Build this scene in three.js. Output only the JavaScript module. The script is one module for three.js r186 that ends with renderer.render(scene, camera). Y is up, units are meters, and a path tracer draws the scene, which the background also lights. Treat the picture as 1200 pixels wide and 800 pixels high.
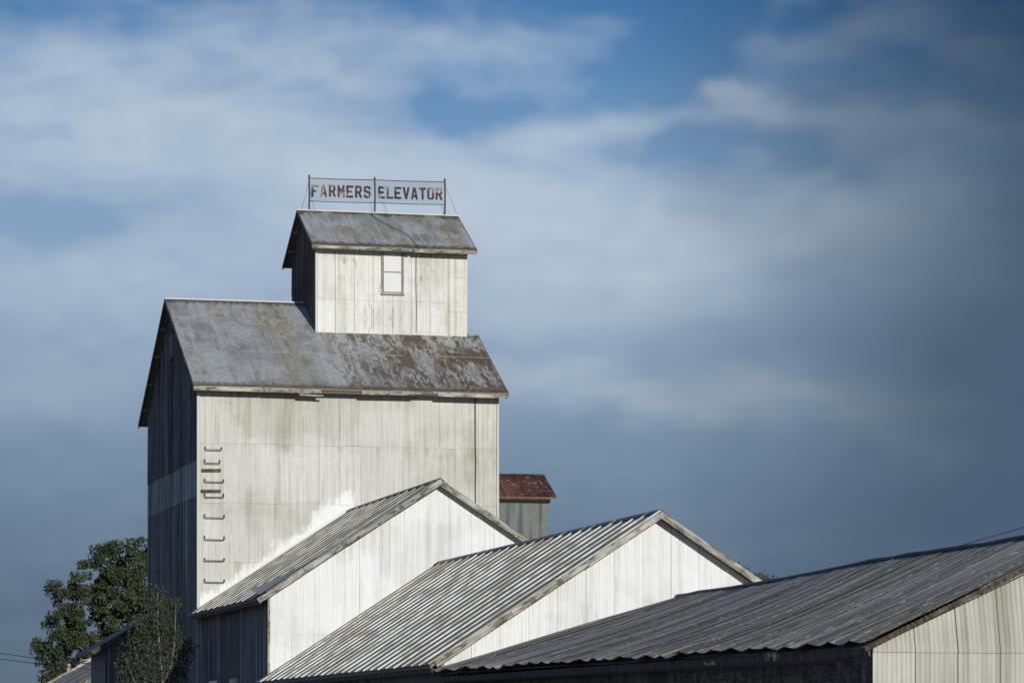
import * as THREE from 'three';
import { mergeGeometries } from 'three/addons/utils/BufferGeometryUtils.js';

// ---------------------------------------------------------------- camera, sky, sun, exposure
const scene = new THREE.Scene();
const YAW = 13.901 * Math.PI / 180;
const camera = new THREE.PerspectiveCamera(2 * Math.atan(870 / 4000) * 180 / Math.PI, 1200 / 1740, 0.5, 6000);
camera.position.set(0, 1.7, 0);
camera.lookAt(Math.sin(YAW) * 100, 1.7, -Math.cos(YAW) * 100);
camera.setViewOffset(1200, 1740, 0, 0, 1200, 800);          // a level camera with a raised lens: verticals stay upright
camera.updateProjectionMatrix();

const renderer = new THREE.WebGLRenderer({ antialias: true });
renderer.setSize(1024, 682);
renderer.toneMapping = THREE.LinearToneMapping;
renderer.toneMappingExposure = 1;
renderer.shadowMap.enabled = true;

const SUN_AZ = 7.5 * Math.PI / 180, SUN_EL = 14.5 * Math.PI / 180;
const sunDir = new THREE.Vector3(Math.sin(SUN_AZ) * Math.cos(SUN_EL), Math.sin(SUN_EL), Math.cos(SUN_AZ) * Math.cos(SUN_EL));
const sun = new THREE.DirectionalLight(new THREE.Color(1, 0.972, 0.925), 3.3);
sun.position.copy(sunDir).multiplyScalar(150).add(new THREE.Vector3(18, 6, -85));
sun.target.position.set(18, 6, -85);
sun.castShadow = true;
sun.shadow.mapSize.set(4096, 4096);
Object.assign(sun.shadow.camera, { left: -60, right: 60, top: 40, bottom: -40, near: 1, far: 320 });
scene.add(sun, sun.target);

// ---------------------------------------------------------------- noise and helpers
function rng(seed) { let a = seed >>> 0; return () => { a = (a + 0x6D2B79F5) | 0; let t = Math.imul(a ^ (a >>> 15), 1 | a); t = (t + Math.imul(t ^ (t >>> 7), 61 | t)) ^ t; return ((t ^ (t >>> 14)) >>> 0) / 4294967296; }; }
const R = rng(20240611);
const rr = (a, b) => a + (b - a) * R();
const LAT = new Float32Array(65536); { const q = rng(77); for (let i = 0; i < 65536; i++) LAT[i] = q(); }
function noise(x, y, seed = 0) {
  const xi = Math.floor(x), yi = Math.floor(y), fx = x - xi, fy = y - yi, u = fx * fx * (3 - 2 * fx), v = fy * fy * (3 - 2 * fy), s = seed * 7919;
  const h = (a, b) => LAT[((a * 73 + b * 12289 + s + ((a * b) & 255) * 31) & 65535)];
  const a = h(xi, yi), b = h(xi + 1, yi), c = h(xi, yi + 1), d = h(xi + 1, yi + 1);
  return a + (b - a) * u + (c - a) * v + (a - b - c + d) * u * v;
}
function fbm(x, y, o = 4, seed = 0) { let s = 0, a = 0.5, n = 0; for (let i = 0; i < o; i++) { s += a * noise(x, y, seed + i * 3); n += a; a *= 0.5; x *= 2.03; y *= 2.03; } return s / n; }
const sm = (a, b, x) => { const t = Math.min(1, Math.max(0, (x - a) / (b - a))); return t * t * (3 - 2 * t); };
const mix = (a, b, t) => a + (b - a) * t;
const mix3 = (p, q, t) => [mix(p[0], q[0], t), mix(p[1], q[1], t), mix(p[2], q[2], t)];
const lin = (c) => { c /= 255; return c <= 0.04045 ? c / 12.92 : ((c + 0.055) / 1.055) ** 2.4; };
const lin3 = (c) => c.map(lin);
const v3 = (x, y, z) => new THREE.Vector3(x, y, z);

// a colour texture that covers w x h metres; fn gets metres and returns sRGB 0..255
function tex(px, py, w, h, fn) {
  const d = new Uint8Array(px * py * 4);
  for (let j = 0; j < py; j++) for (let i = 0; i < px; i++) {
    const c = fn((i + 0.5) / px * w, (j + 0.5) / py * h), k = (j * px + i) * 4;
    for (let n = 0; n < 3; n++) d[k + n] = Math.max(0, Math.min(255, c[n]));
    d[k + 3] = 255;
  }
  const t = new THREE.DataTexture(d, px, py, THREE.RGBAFormat);
  t.colorSpace = THREE.SRGBColorSpace; t.wrapS = t.wrapT = THREE.MirroredRepeatWrapping;
  t.magFilter = THREE.LinearFilter; t.minFilter = THREE.LinearMipmapLinearFilter; t.generateMipmaps = true; t.needsUpdate = true;
  t.userData = { w, h };
  return t;
}
const matOf = (t, rough = 0.8, tint = 1, extra = {}) => new THREE.MeshStandardMaterial({ map: t, color: new THREE.Color(tint, tint, tint), roughness: rough, metalness: 0, side: THREE.DoubleSide, ...extra });
const tones = (t, rough, list, extra) => list.map((k) => matOf(t, rough, k, extra));
const plain = (r, g, b, rough = 0.85, extra = {}) => new THREE.MeshStandardMaterial({ color: new THREE.Color().setRGB(r, g, b), roughness: rough, side: THREE.DoubleSide, ...extra });
const pick = (a) => a[Math.floor(R() * a.length)];

// ---------------------------------------------------------------- the sky: evening blue with drifting stratocumulus
{
  const W = 4096, H = 2048, data = new Float32Array(W * H * 4);
  const stops = [[0, 74, 93, 112], [2.4, 86, 108, 131], [5, 113, 138, 164], [7.6, 143, 167, 194], [9.6, 122, 156, 192], [11.2, 92, 137, 184], [12.6, 66, 116, 170], [15, 58, 104, 162], [22, 54, 98, 156], [40, 50, 92, 150], [90, 40, 78, 134]].map(([e, ...c]) => [e, ...lin3(c)]);
  const grad = (e) => { let i = 0; while (i < stops.length - 2 && stops[i + 1][0] < e) i++; const p = stops[i], q = stops[i + 1], t = Math.min(1, Math.max(0, (e - p[0]) / (q[0] - p[0]))); return [mix(p[1], q[1], t), mix(p[2], q[2], t), mix(p[3], q[3], t)]; };
  const slate = lin3([62, 82, 103]), cloudWhite = lin3([198, 209, 220]), cloudGrey = lin3([90, 103, 118]);
  // cloud bodies: azimuth and elevation of the middle (degrees from the view's axis), half sizes, weight, tilt
  const bodies = [
    [-5.2, 9.9, 3.6, 0.8, 0.95, -0.04], [-2.6, 9.3, 2.8, 0.95, 0.95, -0.06], [0.3, 8.75, 2.6, 0.85, 0.85, -0.12], [-7.6, 10.6, 2.2, 0.7, 0.6, 0],
    [-6.2, 11.3, 3.0, 0.5, 0.45, 0.02], [-2.2, 11.3, 2.6, 0.5, 0.5, 0.06], [-4.6, 12.0, 2.0, 0.35, 0.35, 0], [0.6, 11.7, 1.9, 0.3, 0.3, 0.08],
    [1.7, 10.3, 1.0, 0.32, 0.8, 0.03], [0.6, 10.1, 0.8, 0.45, 0.4, 0], [3.45, 10.6, 0.6, 0.28, 1.6, -0.25], [4.3, 10.35, 0.8, 0.28, 1.2, -0.12], [5.9, 10.35, 1.0, 0.38, 0.75, -0.05], [7.3, 10.1, 1.0, 0.3, 0.6, -0.1],
    [4.6, 8.6, 1.9, 0.75, 0.75, 0.1], [6.4, 9.0, 1.2, 0.85, 0.75, 0], [2.6, 8.2, 2.2, 0.8, 0.7, 0], [7.8, 11.3, 1.1, 0.45, 0.75, -0.12], [5.2, 11.6, 0.9, 0.5, 0.4, 0.5], [6.3, 11.9, 0.9, 0.4, 0.4, 0.2], [4.2, 12.1, 0.5, 0.35, 0.35, 0.6],
    [2.0, 5.9, 3.6, 0.38, 0.5, -0.03], [5.2, 5.6, 2.6, 0.4, 0.45, -0.08], [-6.6, 7.7, 3.0, 0.9, 0.4, 0], [-7.2, 5.8, 2.4, 0.7, 0.22, 0], [0.5, 7.2, 3.0, 0.6, 0.4, 0], [7.4, 5.0, 1.6, 0.5, 0.35, -0.1],
  ];
  const clear = [[-7.4, 8.6, 0.9, 0.4, 0.5], [5.1, 9.5, 0.9, 0.32, 0.6], [2.6, 9.75, 0.7, 0.25, 0.4], [-0.8, 10.35, 1.3, 0.25, 0.6], [2.6, 11.2, 1.0, 0.4, 0.4], [2.8, 12.4, 1.6, 0.9, 0.5]];
  const axis = Math.atan2(-Math.cos(YAW), Math.sin(YAW));
  for (let j = 0; j < H; j++) {
    const el = ((j + 0.5) / H - 0.5) * 180;
    for (let i = 0; i < W; i++) {
      const k = (j * W + i) * 4; data[k + 3] = 1;
      if (el < 0) { data[k] = 0.075; data[k + 1] = 0.08; data[k + 2] = 0.07; continue; }
      let az = (((i + 0.5) / W - 0.5) * 2 * Math.PI - axis) * 180 / Math.PI; if (az > 180) az -= 360; if (az < -180) az += 360;
      const c = grad(el);
      const near = 1 - sm(9.5, 17, Math.abs(az)) * 1, high = 1 - sm(12.5, 16, el), inF = near * high;
      const az2 = ((az + 540) % 360) - 180;
      let m = 0;
      // the sky all round: broken banks of the same cloud
      const wrap = (s) => { const a = az2 * Math.PI / 180; return [Math.cos(a) * s + 40, Math.sin(a) * s + 40]; };
      if (inF < 1) { const [px, py] = wrap(6 / (0.25 + el / 60)); const f = fbm(px + 3, py + el * 0.12, 5, 5); m += (1 - inF) * sm(0.5, 0.74, f) * 0.42 * (el > 45 ? 1 - sm(45, 80, el) * 0.6 : 1); }
      if (inF > 0) {
        const wx = (fbm(az * 0.7 + 20, el * 1.4 + 3, 5, 11) - 0.5) * 2.0, wy = (fbm(az * 0.8 + 50, el * 1.6 + 9, 5, 17) - 0.5) * 0.9;
        const X = az + wx, Y = el + wy;
        let s = 0;
        for (const [a, e, ra, re, w, t] of bodies) { const dx = X - a, dy = Y - e - dx * t, q = (dx / ra) ** 2 + (dy / re) ** 2; if (q < 7) s += w * Math.exp(-q); }
        for (const [a, e, ra, re, w] of clear) { const q = ((X - a) / ra) ** 2 + ((Y - e) / re) ** 2; if (q < 7) s -= w * Math.exp(-q); }
        const wisp = sm(0.22, 0.78, fbm(az * 1.3 + 7 + wy * 2.4, el * 3.6 + 1 + wx * 0.5, 6, 23)), fine = fbm(az * 3.2 + 3 + wx, el * 9 + wy * 3, 4, 31);
        s = s * (0.7 + 0.4 * wisp + 0.2 * (fine - 0.5)) + ((wisp - 0.5) * 0.16 + (fine - 0.5) * 0.08) * (0.25 + 0.75 * sm(6.5, 9, el));
        s = 1.05 * (1 - Math.exp(-Math.max(0, s + 0.06) * 1.15));
        m += inF * Math.max(0, Math.min(0.92, s * 0.86));
      }
      // the sky turns darker and greyer to the right of the view
      const rightDark = sm(0.5, 9.5, az + (fbm(az * 0.4 + 9, el * 0.5, 3, 41) - 0.5) * 2.5 + (el - 6) * 0.06) * (1 - sm(20, 42, az)) * (1 - sm(14, 26, el));
      const col = mix3(cloudWhite, cloudGrey, Math.min(1, rightDark * 0.95));
      const o = mix3(c, mix3(slate, [c[0] * 0.18, c[1] * 0.2, c[2] * 0.22], sm(9, 11.5, el)), rightDark * 0.9), out = mix3(o, col, m * (1 - 0.5 * rightDark));
      data[k] = out[0]; data[k + 1] = out[1]; data[k + 2] = out[2];
    }
  }
  const sky = new THREE.DataTexture(data, W, H, THREE.RGBAFormat, THREE.FloatType);
  sky.mapping = THREE.EquirectangularReflectionMapping; sky.magFilter = THREE.LinearFilter; sky.needsUpdate = true;
  scene.background = sky; scene.environment = sky;
}

// ---------------------------------------------------------------- naming
const taken = new Map();
function numbered(n) { const k = taken.get(n) ?? 0; taken.set(n, k + 1); return k ? n + '_' + String(k).padStart(3, '0') : n; }
function thing(name, label, category, at, group) {
  const o = new THREE.Group(); o.name = numbered(name); o.position.set(...at); o.userData = { label, category }; if (group) o.userData.group = group;
  scene.add(o); o.base = o.position; return o;
}
function part(parent, name, geo, mat, label) {
  const g = geo.clone(); g.translate(-parent.base.x, -parent.base.y, -parent.base.z);
  const m = new THREE.Mesh(g, mat); m.name = name; m.castShadow = m.receiveShadow = true; m.base = parent.base;
  if (label) m.userData.label = label;
  parent.add(m); return m;
}
function struct(name, geo, mat, label) { const m = new THREE.Mesh(geo, mat); m.name = name; m.receiveShadow = m.castShadow = true; m.userData = { kind: 'structure', label, category: name.replace('_', ' ') }; scene.add(m); return m; }

// ---------------------------------------------------------------- geometry makers (world metres)
// a sheet of metal in the frame F = {O, U, V, N}: across s0..s1, from bot(s) to top(s), corrugated across
function sheet(F, s0, s1, bot, top, o = {}) {
  const { pitch = 0.076, amp = 0.0055, segs = 4, rows = 1, lift0 = 0.012, lift1 = 0.002, T = F.T, warp, extra = [] } = o;
  const cols = Math.max(2, Math.round((s1 - s0) / pitch * segs)), ss = [];
  for (let i = 0; i <= cols; i++) ss.push(s0 + (s1 - s0) * i / cols);
  for (const e of extra) if (e > s0 + 1e-3 && e < s1 - 1e-3) ss.push(e);
  ss.sort((a, b) => a - b);
  const pos = [], nor = [], uv = [], idx = [], n = v3(), p = v3();
  for (const s of ss) {
    const b = bot(s), t = top(s), ph = 2 * Math.PI * s / pitch, h = amp * Math.sin(ph), sl = amp * 2 * Math.PI / pitch * Math.cos(ph);
    n.copy(F.N).addScaledVector(F.U, -sl).normalize();
    for (let r = 0; r <= rows; r++) {
      const q = r / rows, y = b + (t - b) * q, w = warp ? warp(s, y, q) : 0;
      p.copy(F.O).addScaledVector(F.U, s).addScaledVector(F.V, y).addScaledVector(F.N, h + lift0 + (lift1 - lift0) * q + w);
      pos.push(p.x, p.y, p.z); nor.push(n.x, n.y, n.z); uv.push(s / T.w + (T.u ?? 0), y / T.h + (T.v ?? 0));
    }
  }
  const k = rows + 1;
  for (let i = 0; i < ss.length - 1; i++) for (let r = 0; r < rows; r++) { const a = i * k + r; idx.push(a, a + k, a + k + 1, a, a + k + 1, a + 1); }
  const g = new THREE.BufferGeometry();
  g.setAttribute('position', new THREE.Float32BufferAttribute(pos, 3)); g.setAttribute('normal', new THREE.Float32BufferAttribute(nor, 3)); g.setAttribute('uv', new THREE.Float32BufferAttribute(uv, 2)); g.setIndex(idx);
  if (warp) g.computeVertexNormals();
  return g;
}
// flat roofing pan with a square batten seam along one side
function pan(F, s0, s1, t0, t1, o = {}) {
  const { h = 0.05, w = 0.045, T = F.T, rows = 3, bow = 0.006, seed = 0 } = o;
  const prof = o.batten ? [[s1 - w, 0], [s1 - w, h], [s1, h], [s1, 0]] : [[s0, 0], [s1, 0]], pos = [], uv = [], idx = [];
  let base = 0;
  for (let i = 0; i < prof.length - 1; i++) {
    for (const [s, z] of [prof[i], prof[i + 1]]) for (let r = 0; r <= rows; r++) {
      const q = r / rows, t = t0 + (t1 - t0) * q, p = v3().copy(F.O).addScaledVector(F.U, s).addScaledVector(F.V, t).addScaledVector(F.N, z + 0.012 + bow * (noise(s * 1.3, t * 0.9, seed) - 0.5) * 2);
      pos.push(p.x, p.y, p.z); uv.push(s / T.w, t / T.h);
    }
    for (let r = 0; r < rows; r++) { const a = base + r, b = a + rows + 1; idx.push(a, b, b + 1, a, b + 1, a + 1); }
    base += 2 * (rows + 1);
  }
  const g = new THREE.BufferGeometry();
  g.setAttribute('position', new THREE.Float32BufferAttribute(pos, 3)); g.setAttribute('uv', new THREE.Float32BufferAttribute(uv, 2)); g.setIndex(idx); g.computeVertexNormals();
  return g;
}
// a board between two points: w across (along side), h along up
function board(p, q, w, h, up = v3(0, 1, 0)) {
  const d = v3().subVectors(q, p), L = d.length(), x = d.normalize(), z = v3().crossVectors(up, x).normalize(), y = v3().crossVectors(x, z);
  const c = Math.min(w, h) * 0.12, sh = new THREE.Shape();
  sh.moveTo(-w / 2 + c, -h / 2); sh.lineTo(w / 2 - c, -h / 2); sh.lineTo(w / 2, -h / 2 + c); sh.lineTo(w / 2, h / 2 - c); sh.lineTo(w / 2 - c, h / 2); sh.lineTo(-w / 2 + c, h / 2); sh.lineTo(-w / 2, h / 2 - c); sh.lineTo(-w / 2, -h / 2 + c); sh.closePath();
  const g = new THREE.ExtrudeGeometry(sh, { depth: L, bevelEnabled: false, steps: 1 });
  const uv = g.attributes.uv, po = g.attributes.position, ru = (p.x * 1.7 + p.y * 2.3 + p.z * 0.9) % 3, rv = (p.x * 0.7 + p.z * 0.37) % 0.7;
  for (let i = 0; i < uv.count; i++) uv.setXY(i, po.getZ(i) / 3 + ru, (po.getX(i) + po.getY(i)) / 0.75 + rv);
  g.applyMatrix4(new THREE.Matrix4().makeBasis(z, y, x).setPosition(p));
  return g;
}
function box(x0, x1, y0, y1, z0, z1) { const g = new THREE.BoxGeometry(x1 - x0, y1 - y0, z1 - z0); g.translate((x0 + x1) / 2, (y0 + y1) / 2, (z0 + z1) / 2); return g; }
function rod(points, r, seg = 24, rad = 6) { return new THREE.TubeGeometry(new THREE.CatmullRomCurve3(points, false, 'catmullrom', 0.02), seg, r, rad, false); }
function limb(points, r0, r1, rad = 7) {
  const c = new THREE.CatmullRomCurve3(points), n = points.length * 4, g = new THREE.TubeGeometry(c, n, 1, rad, false), a = g.attributes.position;
  for (let i = 0; i <= n; i++) { const o = c.getPointAt(i / n), r = mix(r0, r1, i / n); for (let j = 0; j <= rad; j++) { const k = i * (rad + 1) + j; a.setXYZ(k, o.x + (a.getX(k) - o.x) * r, o.y + (a.getY(k) - o.y) * r, o.z + (a.getZ(k) - o.z) * r); } }
  g.computeVertexNormals(); return g;
}
// a prism: polygon in (a, y) pushed along the third axis. axis 'z': a = x, from z0 to z1; axis 'x': a = z, from x0 to x1
function prism(pts, from, to, axis) {
  const g = new THREE.ExtrudeGeometry(new THREE.Shape(pts.map(([a, y]) => new THREE.Vector2(axis === 'x' ? -a : a, y))), { depth: Math.abs(to - from), bevelEnabled: false });
  if (axis === 'x') { g.rotateY(Math.PI / 2); g.translate(Math.min(from, to), 0, 0); } else g.translate(0, 0, Math.min(from, to));
  return g;
}
const frameOf = (O, U, V, T) => { const u = U.clone().normalize(), v = V.clone().normalize(); return { O, U: u, V: v, N: v3().crossVectors(u, v).normalize(), T }; };

// ---------------------------------------------------------------- materials
// streaked white paint on corrugated iron
const paint = (x, y, dirt, seed) => {
  const a = noise(x * 26, y * 0.55, seed), b = noise(x * 9, y * 0.3, seed + 1), c = noise(x * 55, y * 1.6, seed + 2), p = fbm(x * 0.55, y * 0.7, 4, seed + 4), g = fbm(x * 9, y * 9, 3, seed + 9);
  return Math.max(0, Math.min(1, dirt * (0.36 * sm(0.45, 0.95, a) + 0.45 * sm(0.4, 0.95, b) * sm(0.35, 0.65, p) + 0.34 * sm(0.55, 0.95, c) + 0.3 * sm(0.45, 0.7, p)) + dirt * 0.3 * (g - 0.5)));
};
const WHITE = [213, 211, 201], GRIME = [160, 156, 138], RUSTB = [96, 62, 42];
// front of the tower (9.3 x 12.5 m, u = x - 15.4, v = height)
const texTower = tex(1024, 1400, 9.3, 12.6, (x, y) => {
  const p = fbm(x * 0.45 + 3, y * 0.5, 4, 60);
  let c = mix3(WHITE, GRIME, Math.min(1, 0.8 * paint(x, y, 0.9, 51) + 0.1 * sm(0.35, 0.6, p)));
  const row = ((12.41 - y) / 1.765) % 1, u = fbm(x * 6, y * 1.2, 3, 66);           // washed-out run-off under each lap
  c = mix3(c, [132, 124, 102], 0.25 * sm(0.5, 0.8, u) * (1 - sm(0, 0.45, row)) * sm(0.3, 0.6, noise(x * 3, Math.floor((12.41 - y) / 1.765), 3)));
  const roofY = 8.95 - Math.abs(4.62 - x) * 0.655, d = y - roofY, e = fbm(x * 2.2, y * 2.2, 4, 71), e2 = fbm(x * 14, y * 5, 3, 75);   // fresh white paint brushed along the shed roof
  const lim = 0.1 + 0.2 * sm(0.4, 0.68, e) + 0.26 * sm(2.9, 4.1, x) * sm(4.9, 4.5, x) + (e2 - 0.5) * 0.5;
  c = mix3(c, [240, 240, 236], d > -0.2 && x < 4.9 ? (1 - sm(lim - 0.3, lim + 0.12, d)) * 0.9 : 0);
  return c;
});
const texGable = tex(1024, 1024, 9.8, 9.8, (x, y) => mix3([233, 233, 229], [176, 173, 158], paint(x, y, 0.55, 81)));
const texCupola = tex(768, 768, 5, 5, (x, y) => {
  let c = mix3([228, 226, 217], [172, 166, 146], paint(x, y, 0.7, 91));
  const f = fbm(x * 16, y * 4, 4, 95); c = mix3(c, [126, 116, 92], 0.35 * sm(0.6, 0.76, f) * sm(0.5, 0.7, fbm(x * 0.9, y * 0.9, 3, 97)));
  return c;
});
const texOldWall = tex(768, 768, 6, 6, (x, y) => mix3([202, 200, 188], [154, 151, 136], Math.min(1, paint(x, y, 0.7, 101) + 0.1)));
// the unpainted weather side: weathered and stained grey zinc sheets
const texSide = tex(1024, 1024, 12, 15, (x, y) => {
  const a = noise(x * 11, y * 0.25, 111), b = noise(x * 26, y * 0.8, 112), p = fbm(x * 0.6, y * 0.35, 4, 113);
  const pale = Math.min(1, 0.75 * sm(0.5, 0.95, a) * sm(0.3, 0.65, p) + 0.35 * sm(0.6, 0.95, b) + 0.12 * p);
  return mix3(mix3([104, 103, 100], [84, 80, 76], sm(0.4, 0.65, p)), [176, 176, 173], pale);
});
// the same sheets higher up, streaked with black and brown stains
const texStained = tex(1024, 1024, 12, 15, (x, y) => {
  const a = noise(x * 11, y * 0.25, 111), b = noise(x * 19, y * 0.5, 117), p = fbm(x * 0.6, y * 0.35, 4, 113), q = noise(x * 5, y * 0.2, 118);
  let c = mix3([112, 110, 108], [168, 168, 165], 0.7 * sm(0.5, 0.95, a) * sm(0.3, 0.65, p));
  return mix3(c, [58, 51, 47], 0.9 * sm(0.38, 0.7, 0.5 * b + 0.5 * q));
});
const texCupolaSide = tex(512, 512, 5, 5, (x, y) => { const a = noise(x * 9, y * 0.4, 121), b = noise(x * 22, y * 0.9, 122), p = fbm(x, y * 0.7, 4, 124); return mix3(mix3([98, 72, 58], [66, 58, 54], sm(0.35, 0.7, p)), [166, 160, 154], Math.min(1, 0.55 * sm(0.6, 0.98, a) + 0.4 * sm(0.65, 0.98, b))); });
// weathered zinc with rust; u along the eave from x = 15.2, v up the slope
const ZINC = [160, 161, 156];
function zinc(x, y, seed) {
  const a = fbm(x * 1.1, y * 1.1, 4, seed), b = noise(x * 16, y * 0.7, seed + 3), f = fbm(x * 14, y * 14, 3, seed + 5);
  let c = mix3(ZINC, [132, 131, 126], 0.8 * sm(0.4, 0.7, a)); c = mix3(c, [182, 182, 176], 0.35 * sm(0.55, 0.9, b)); const k = 1 + (f - 0.5) * 0.22;
  return c.map((n) => n * k);
}
const texTowerRoof = tex(1280, 896, 9.7, 6.9, (x, y) => {
  let c = zinc(x, y, 131);
  const och = 0.7 * fbm(x * 0.9 + 4, y * 0.3, 4, 140) + 0.3 * noise(x * 5, y * 0.4, 139), g = fbm(x * 9, y * 6, 3, 141);
  c = mix3(c, [142, 130, 98], 0.75 * sm(0.46, 0.74, och) * (0.35 + 0.65 * sm(0.35, 0.6, g)) * (x < 5 ? 1 : 0.3));
  c = mix3(c, [78, 74, 66], 0.28 * sm(0.5, 0.75, fbm(x * 7, y * 1.0, 4, 143)) * sm(0.3, 0.6, g));
  const edge = x + (fbm(x * 2, y * 1.3, 3, 145) - 0.5) * 0.5, on = sm(4.55, 4.8, edge) * (0.75 + 0.25 * sm(5, 8, x));
  const r1 = fbm(x * 1.7, y * 0.7, 3, 147), r2 = fbm(x * 17, y * 4.5, 5, 149), r3 = noise(x * 6, y * 0.45, 151);
  const rust = on * sm(0.44, 0.58, 0.42 * r1 + 0.5 * r2 + 0.2 * r3 - 0.03);
  c = mix3(c, mix3([90, 73, 57], [124, 109, 90], sm(0.4, 0.7, fbm(x * 5, y * 3, 3, 148))), rust * 0.95);
  c = mix3(c, [176, 178, 176], on * 0.5 * sm(0.6, 0.72, fbm(x * 8, y * 4, 3, 153)) * (1 - rust));
  for (const l of [2.73, 5.4]) c = mix3(c, [186, 188, 186], 0.75 * sm(0.035, 0.015, Math.abs(y - l)) * sm(0.25, 0.5, noise(x * 3, l, 155)));   // pale broken lines along the laps
  c = mix3(c, [76, 70, 52], 0.75 * sm(6.5, 6.8, y + (r2 - 0.5) * 0.5) + 0.6 * sm(0.32, 0.05, y + (r2 - 0.5) * 0.35));
  return c;
});
const texCupolaRoof = tex(768, 512, 5.3, 3.2, (x, y) => {
  let c = zinc(x, y, 161); const g = fbm(x * 10, y * 7, 3, 163), m = fbm(x * 1.3, y * 0.8, 4, 165);
  c = mix3(c, [134, 123, 92], 0.65 * sm(0.5, 0.72, m) * (0.3 + 0.7 * sm(0.35, 0.6, g)));
  c = mix3(c, [84, 76, 50], 0.9 * sm(2.62, 2.95, y + (fbm(x * 3, 1, 3, 166) - 0.5) * 0.6 + (g - 0.5) * 0.4) * sm(0.4, 0.55, fbm(x * 1.5, 7, 2, 168)));
  c = mix3(c, [66, 62, 54], 0.25 * sm(0.5, 0.76, fbm(x * 9, y * 1.2, 4, 167)));
  c = mix3(c, [66, 58, 44], 0.7 * sm(0.3, 0.02, y + (g - 0.5) * 0.45));
  return c;
});
// shed roofs: u along the ridge, v up the slope
const texPan = tex(1024, 512, 21, 6.2, (x, y) => {
  const a = noise(x * 3.2, y * 0.22, 171), b = fbm(x * 1.4, y * 0.8, 4, 173), f = fbm(x * 12, y * 5, 3, 175);
  let c = mix3([158, 156, 142], [120, 115, 94], 0.85 * sm(0.35, 0.75, a)); c = mix3(c, [106, 86, 66], 0.6 * sm(0.58, 0.74, b) * sm(0.4, 0.6, f)); c = mix3(c, [150, 158, 166], 0.5 * sm(0.55, 0.8, noise(x * 1.1, y * 0.3, 177)));
  return c.map((n) => n * (0.9 + 0.2 * f));
});
const texPanOld = tex(1024, 512, 13, 6.2, (x, y) => {
  const a = noise(x * 4, y * 0.3, 181), b = fbm(x * 1.2, y * 1.0, 4, 183), f = fbm(x * 12, y * 6, 3, 185);
  let c = mix3([128, 120, 102], [92, 84, 68], 0.8 * sm(0.3, 0.7, a)); c = mix3(c, [82, 72, 60], 0.75 * sm(0.5, 0.7, b) * sm(0.35, 0.6, f));
  return c.map((n) => n * (0.88 + 0.24 * f));
});
const texLowRoof = tex(2048, 512, 27, 6, (x, y) => {
  const a = noise(x * 8, y * 0.35, 191), b = fbm(x * 0.7, y * 0.5, 4, 193), f = fbm(x * 10, y * 3, 4, 195), k = noise(x * 22, y * 2.2, 197), k2 = fbm(x * 26, y * 8, 3, 198);
  let c = mix3([136, 133, 122], [98, 93, 80], sm(0.3, 0.7, a)); c = mix3(c, [146, 135, 108], 0.6 * sm(0.5, 0.7, b) * sm(0.3, 0.6, f)); c = mix3(c, [214, 213, 206], 0.95 * sm(0.72, 0.84, k) * sm(0.5, 0.62, k2)); c = mix3(c, [60, 57, 52], 0.8 * sm(0.62, 0.74, k2) * sm(0.45, 0.6, f));
  c = mix3(c, [158, 158, 154], 0.5 * sm(0.6, 0.85, noise(x * 5, y * 0.25, 199)));
  return c.map((n) => n * (0.85 + 0.3 * f));
});
const texRib = tex(512, 512, 21, 6.2, (x, y) => { const f = fbm(x * 3, y * 3, 4, 187), k = fbm(x * 0.8, y * 0.5, 3, 189); return mix3(mix3([222, 219, 206], [176, 170, 150], sm(0.4, 0.7, f)), [140, 118, 94], 0.6 * sm(0.6, 0.75, k)); });
const texBinRoof = tex(384, 256, 4.2, 2, (x, y) => { const a = fbm(x * 1.5, y * 1.5, 4, 201), f = fbm(x * 9, y * 6, 4, 203); let c = mix3([96, 54, 38], [66, 36, 30], sm(0.35, 0.65, a)); c = mix3(c, [136, 96, 66], 0.8 * sm(0.5, 0.68, f) * sm(0.4, 0.6, fbm(x, y, 3, 205))); c = mix3(c, [170, 128, 92], 0.75 * (1 - sm(1.4, 2.9, x + (f - 0.5) * 2))); return mix3(c, [188, 176, 164], 0.7 * sm(0.7, 0.78, f)); });
const texBin = tex(384, 512, 4, 10, (x, y) => { const a = noise(x * 9, y * 0.5, 211), p = fbm(x * 1.2, y * 0.8, 4, 213), f = fbm(x * 12, y * 9, 3, 215); let c = mix3([116, 120, 114], [84, 90, 88], sm(0.35, 0.7, a)); c = mix3(c, [140, 118, 84], 0.6 * sm(0.5, 0.66, p) * sm(0.4, 0.6, f)); return c.map((n) => n * (0.9 + 0.2 * f)); });
const texWood = tex(512, 128, 3, 0.75, (x, y) => { const g = noise(x * 2.2, y * 90, 221), k = fbm(x * 6, y * 20, 4, 223), p = fbm(x * 1.6, y * 5, 4, 225); let c = mix3([174, 168, 152], [122, 113, 98], sm(0.35, 0.75, g)); c = mix3(c, [84, 76, 64], 0.8 * sm(0.52, 0.7, k)); return mix3(c, [206, 202, 188], 0.6 * sm(0.52, 0.68, p)); });
const texDarkWood = tex(512, 512, 4, 4, (x, y) => { const g = noise(x * 34, y * 0.9, 231), k = fbm(x * 5, y * 2, 4, 233); return mix3(mix3([98, 83, 70], [66, 56, 48], sm(0.35, 0.7, g)), [136, 127, 116], 0.5 * sm(0.58, 0.74, k)); });
const texGround = tex(512, 512, 60, 60, (x, y) => { const a = fbm(x * 0.15, y * 0.15, 4, 241), f = fbm(x * 2, y * 2, 4, 243); return mix3(mix3([92, 96, 54], [128, 118, 78], sm(0.35, 0.65, a)), [66, 74, 40], 0.7 * sm(0.45, 0.7, f)); });
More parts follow.
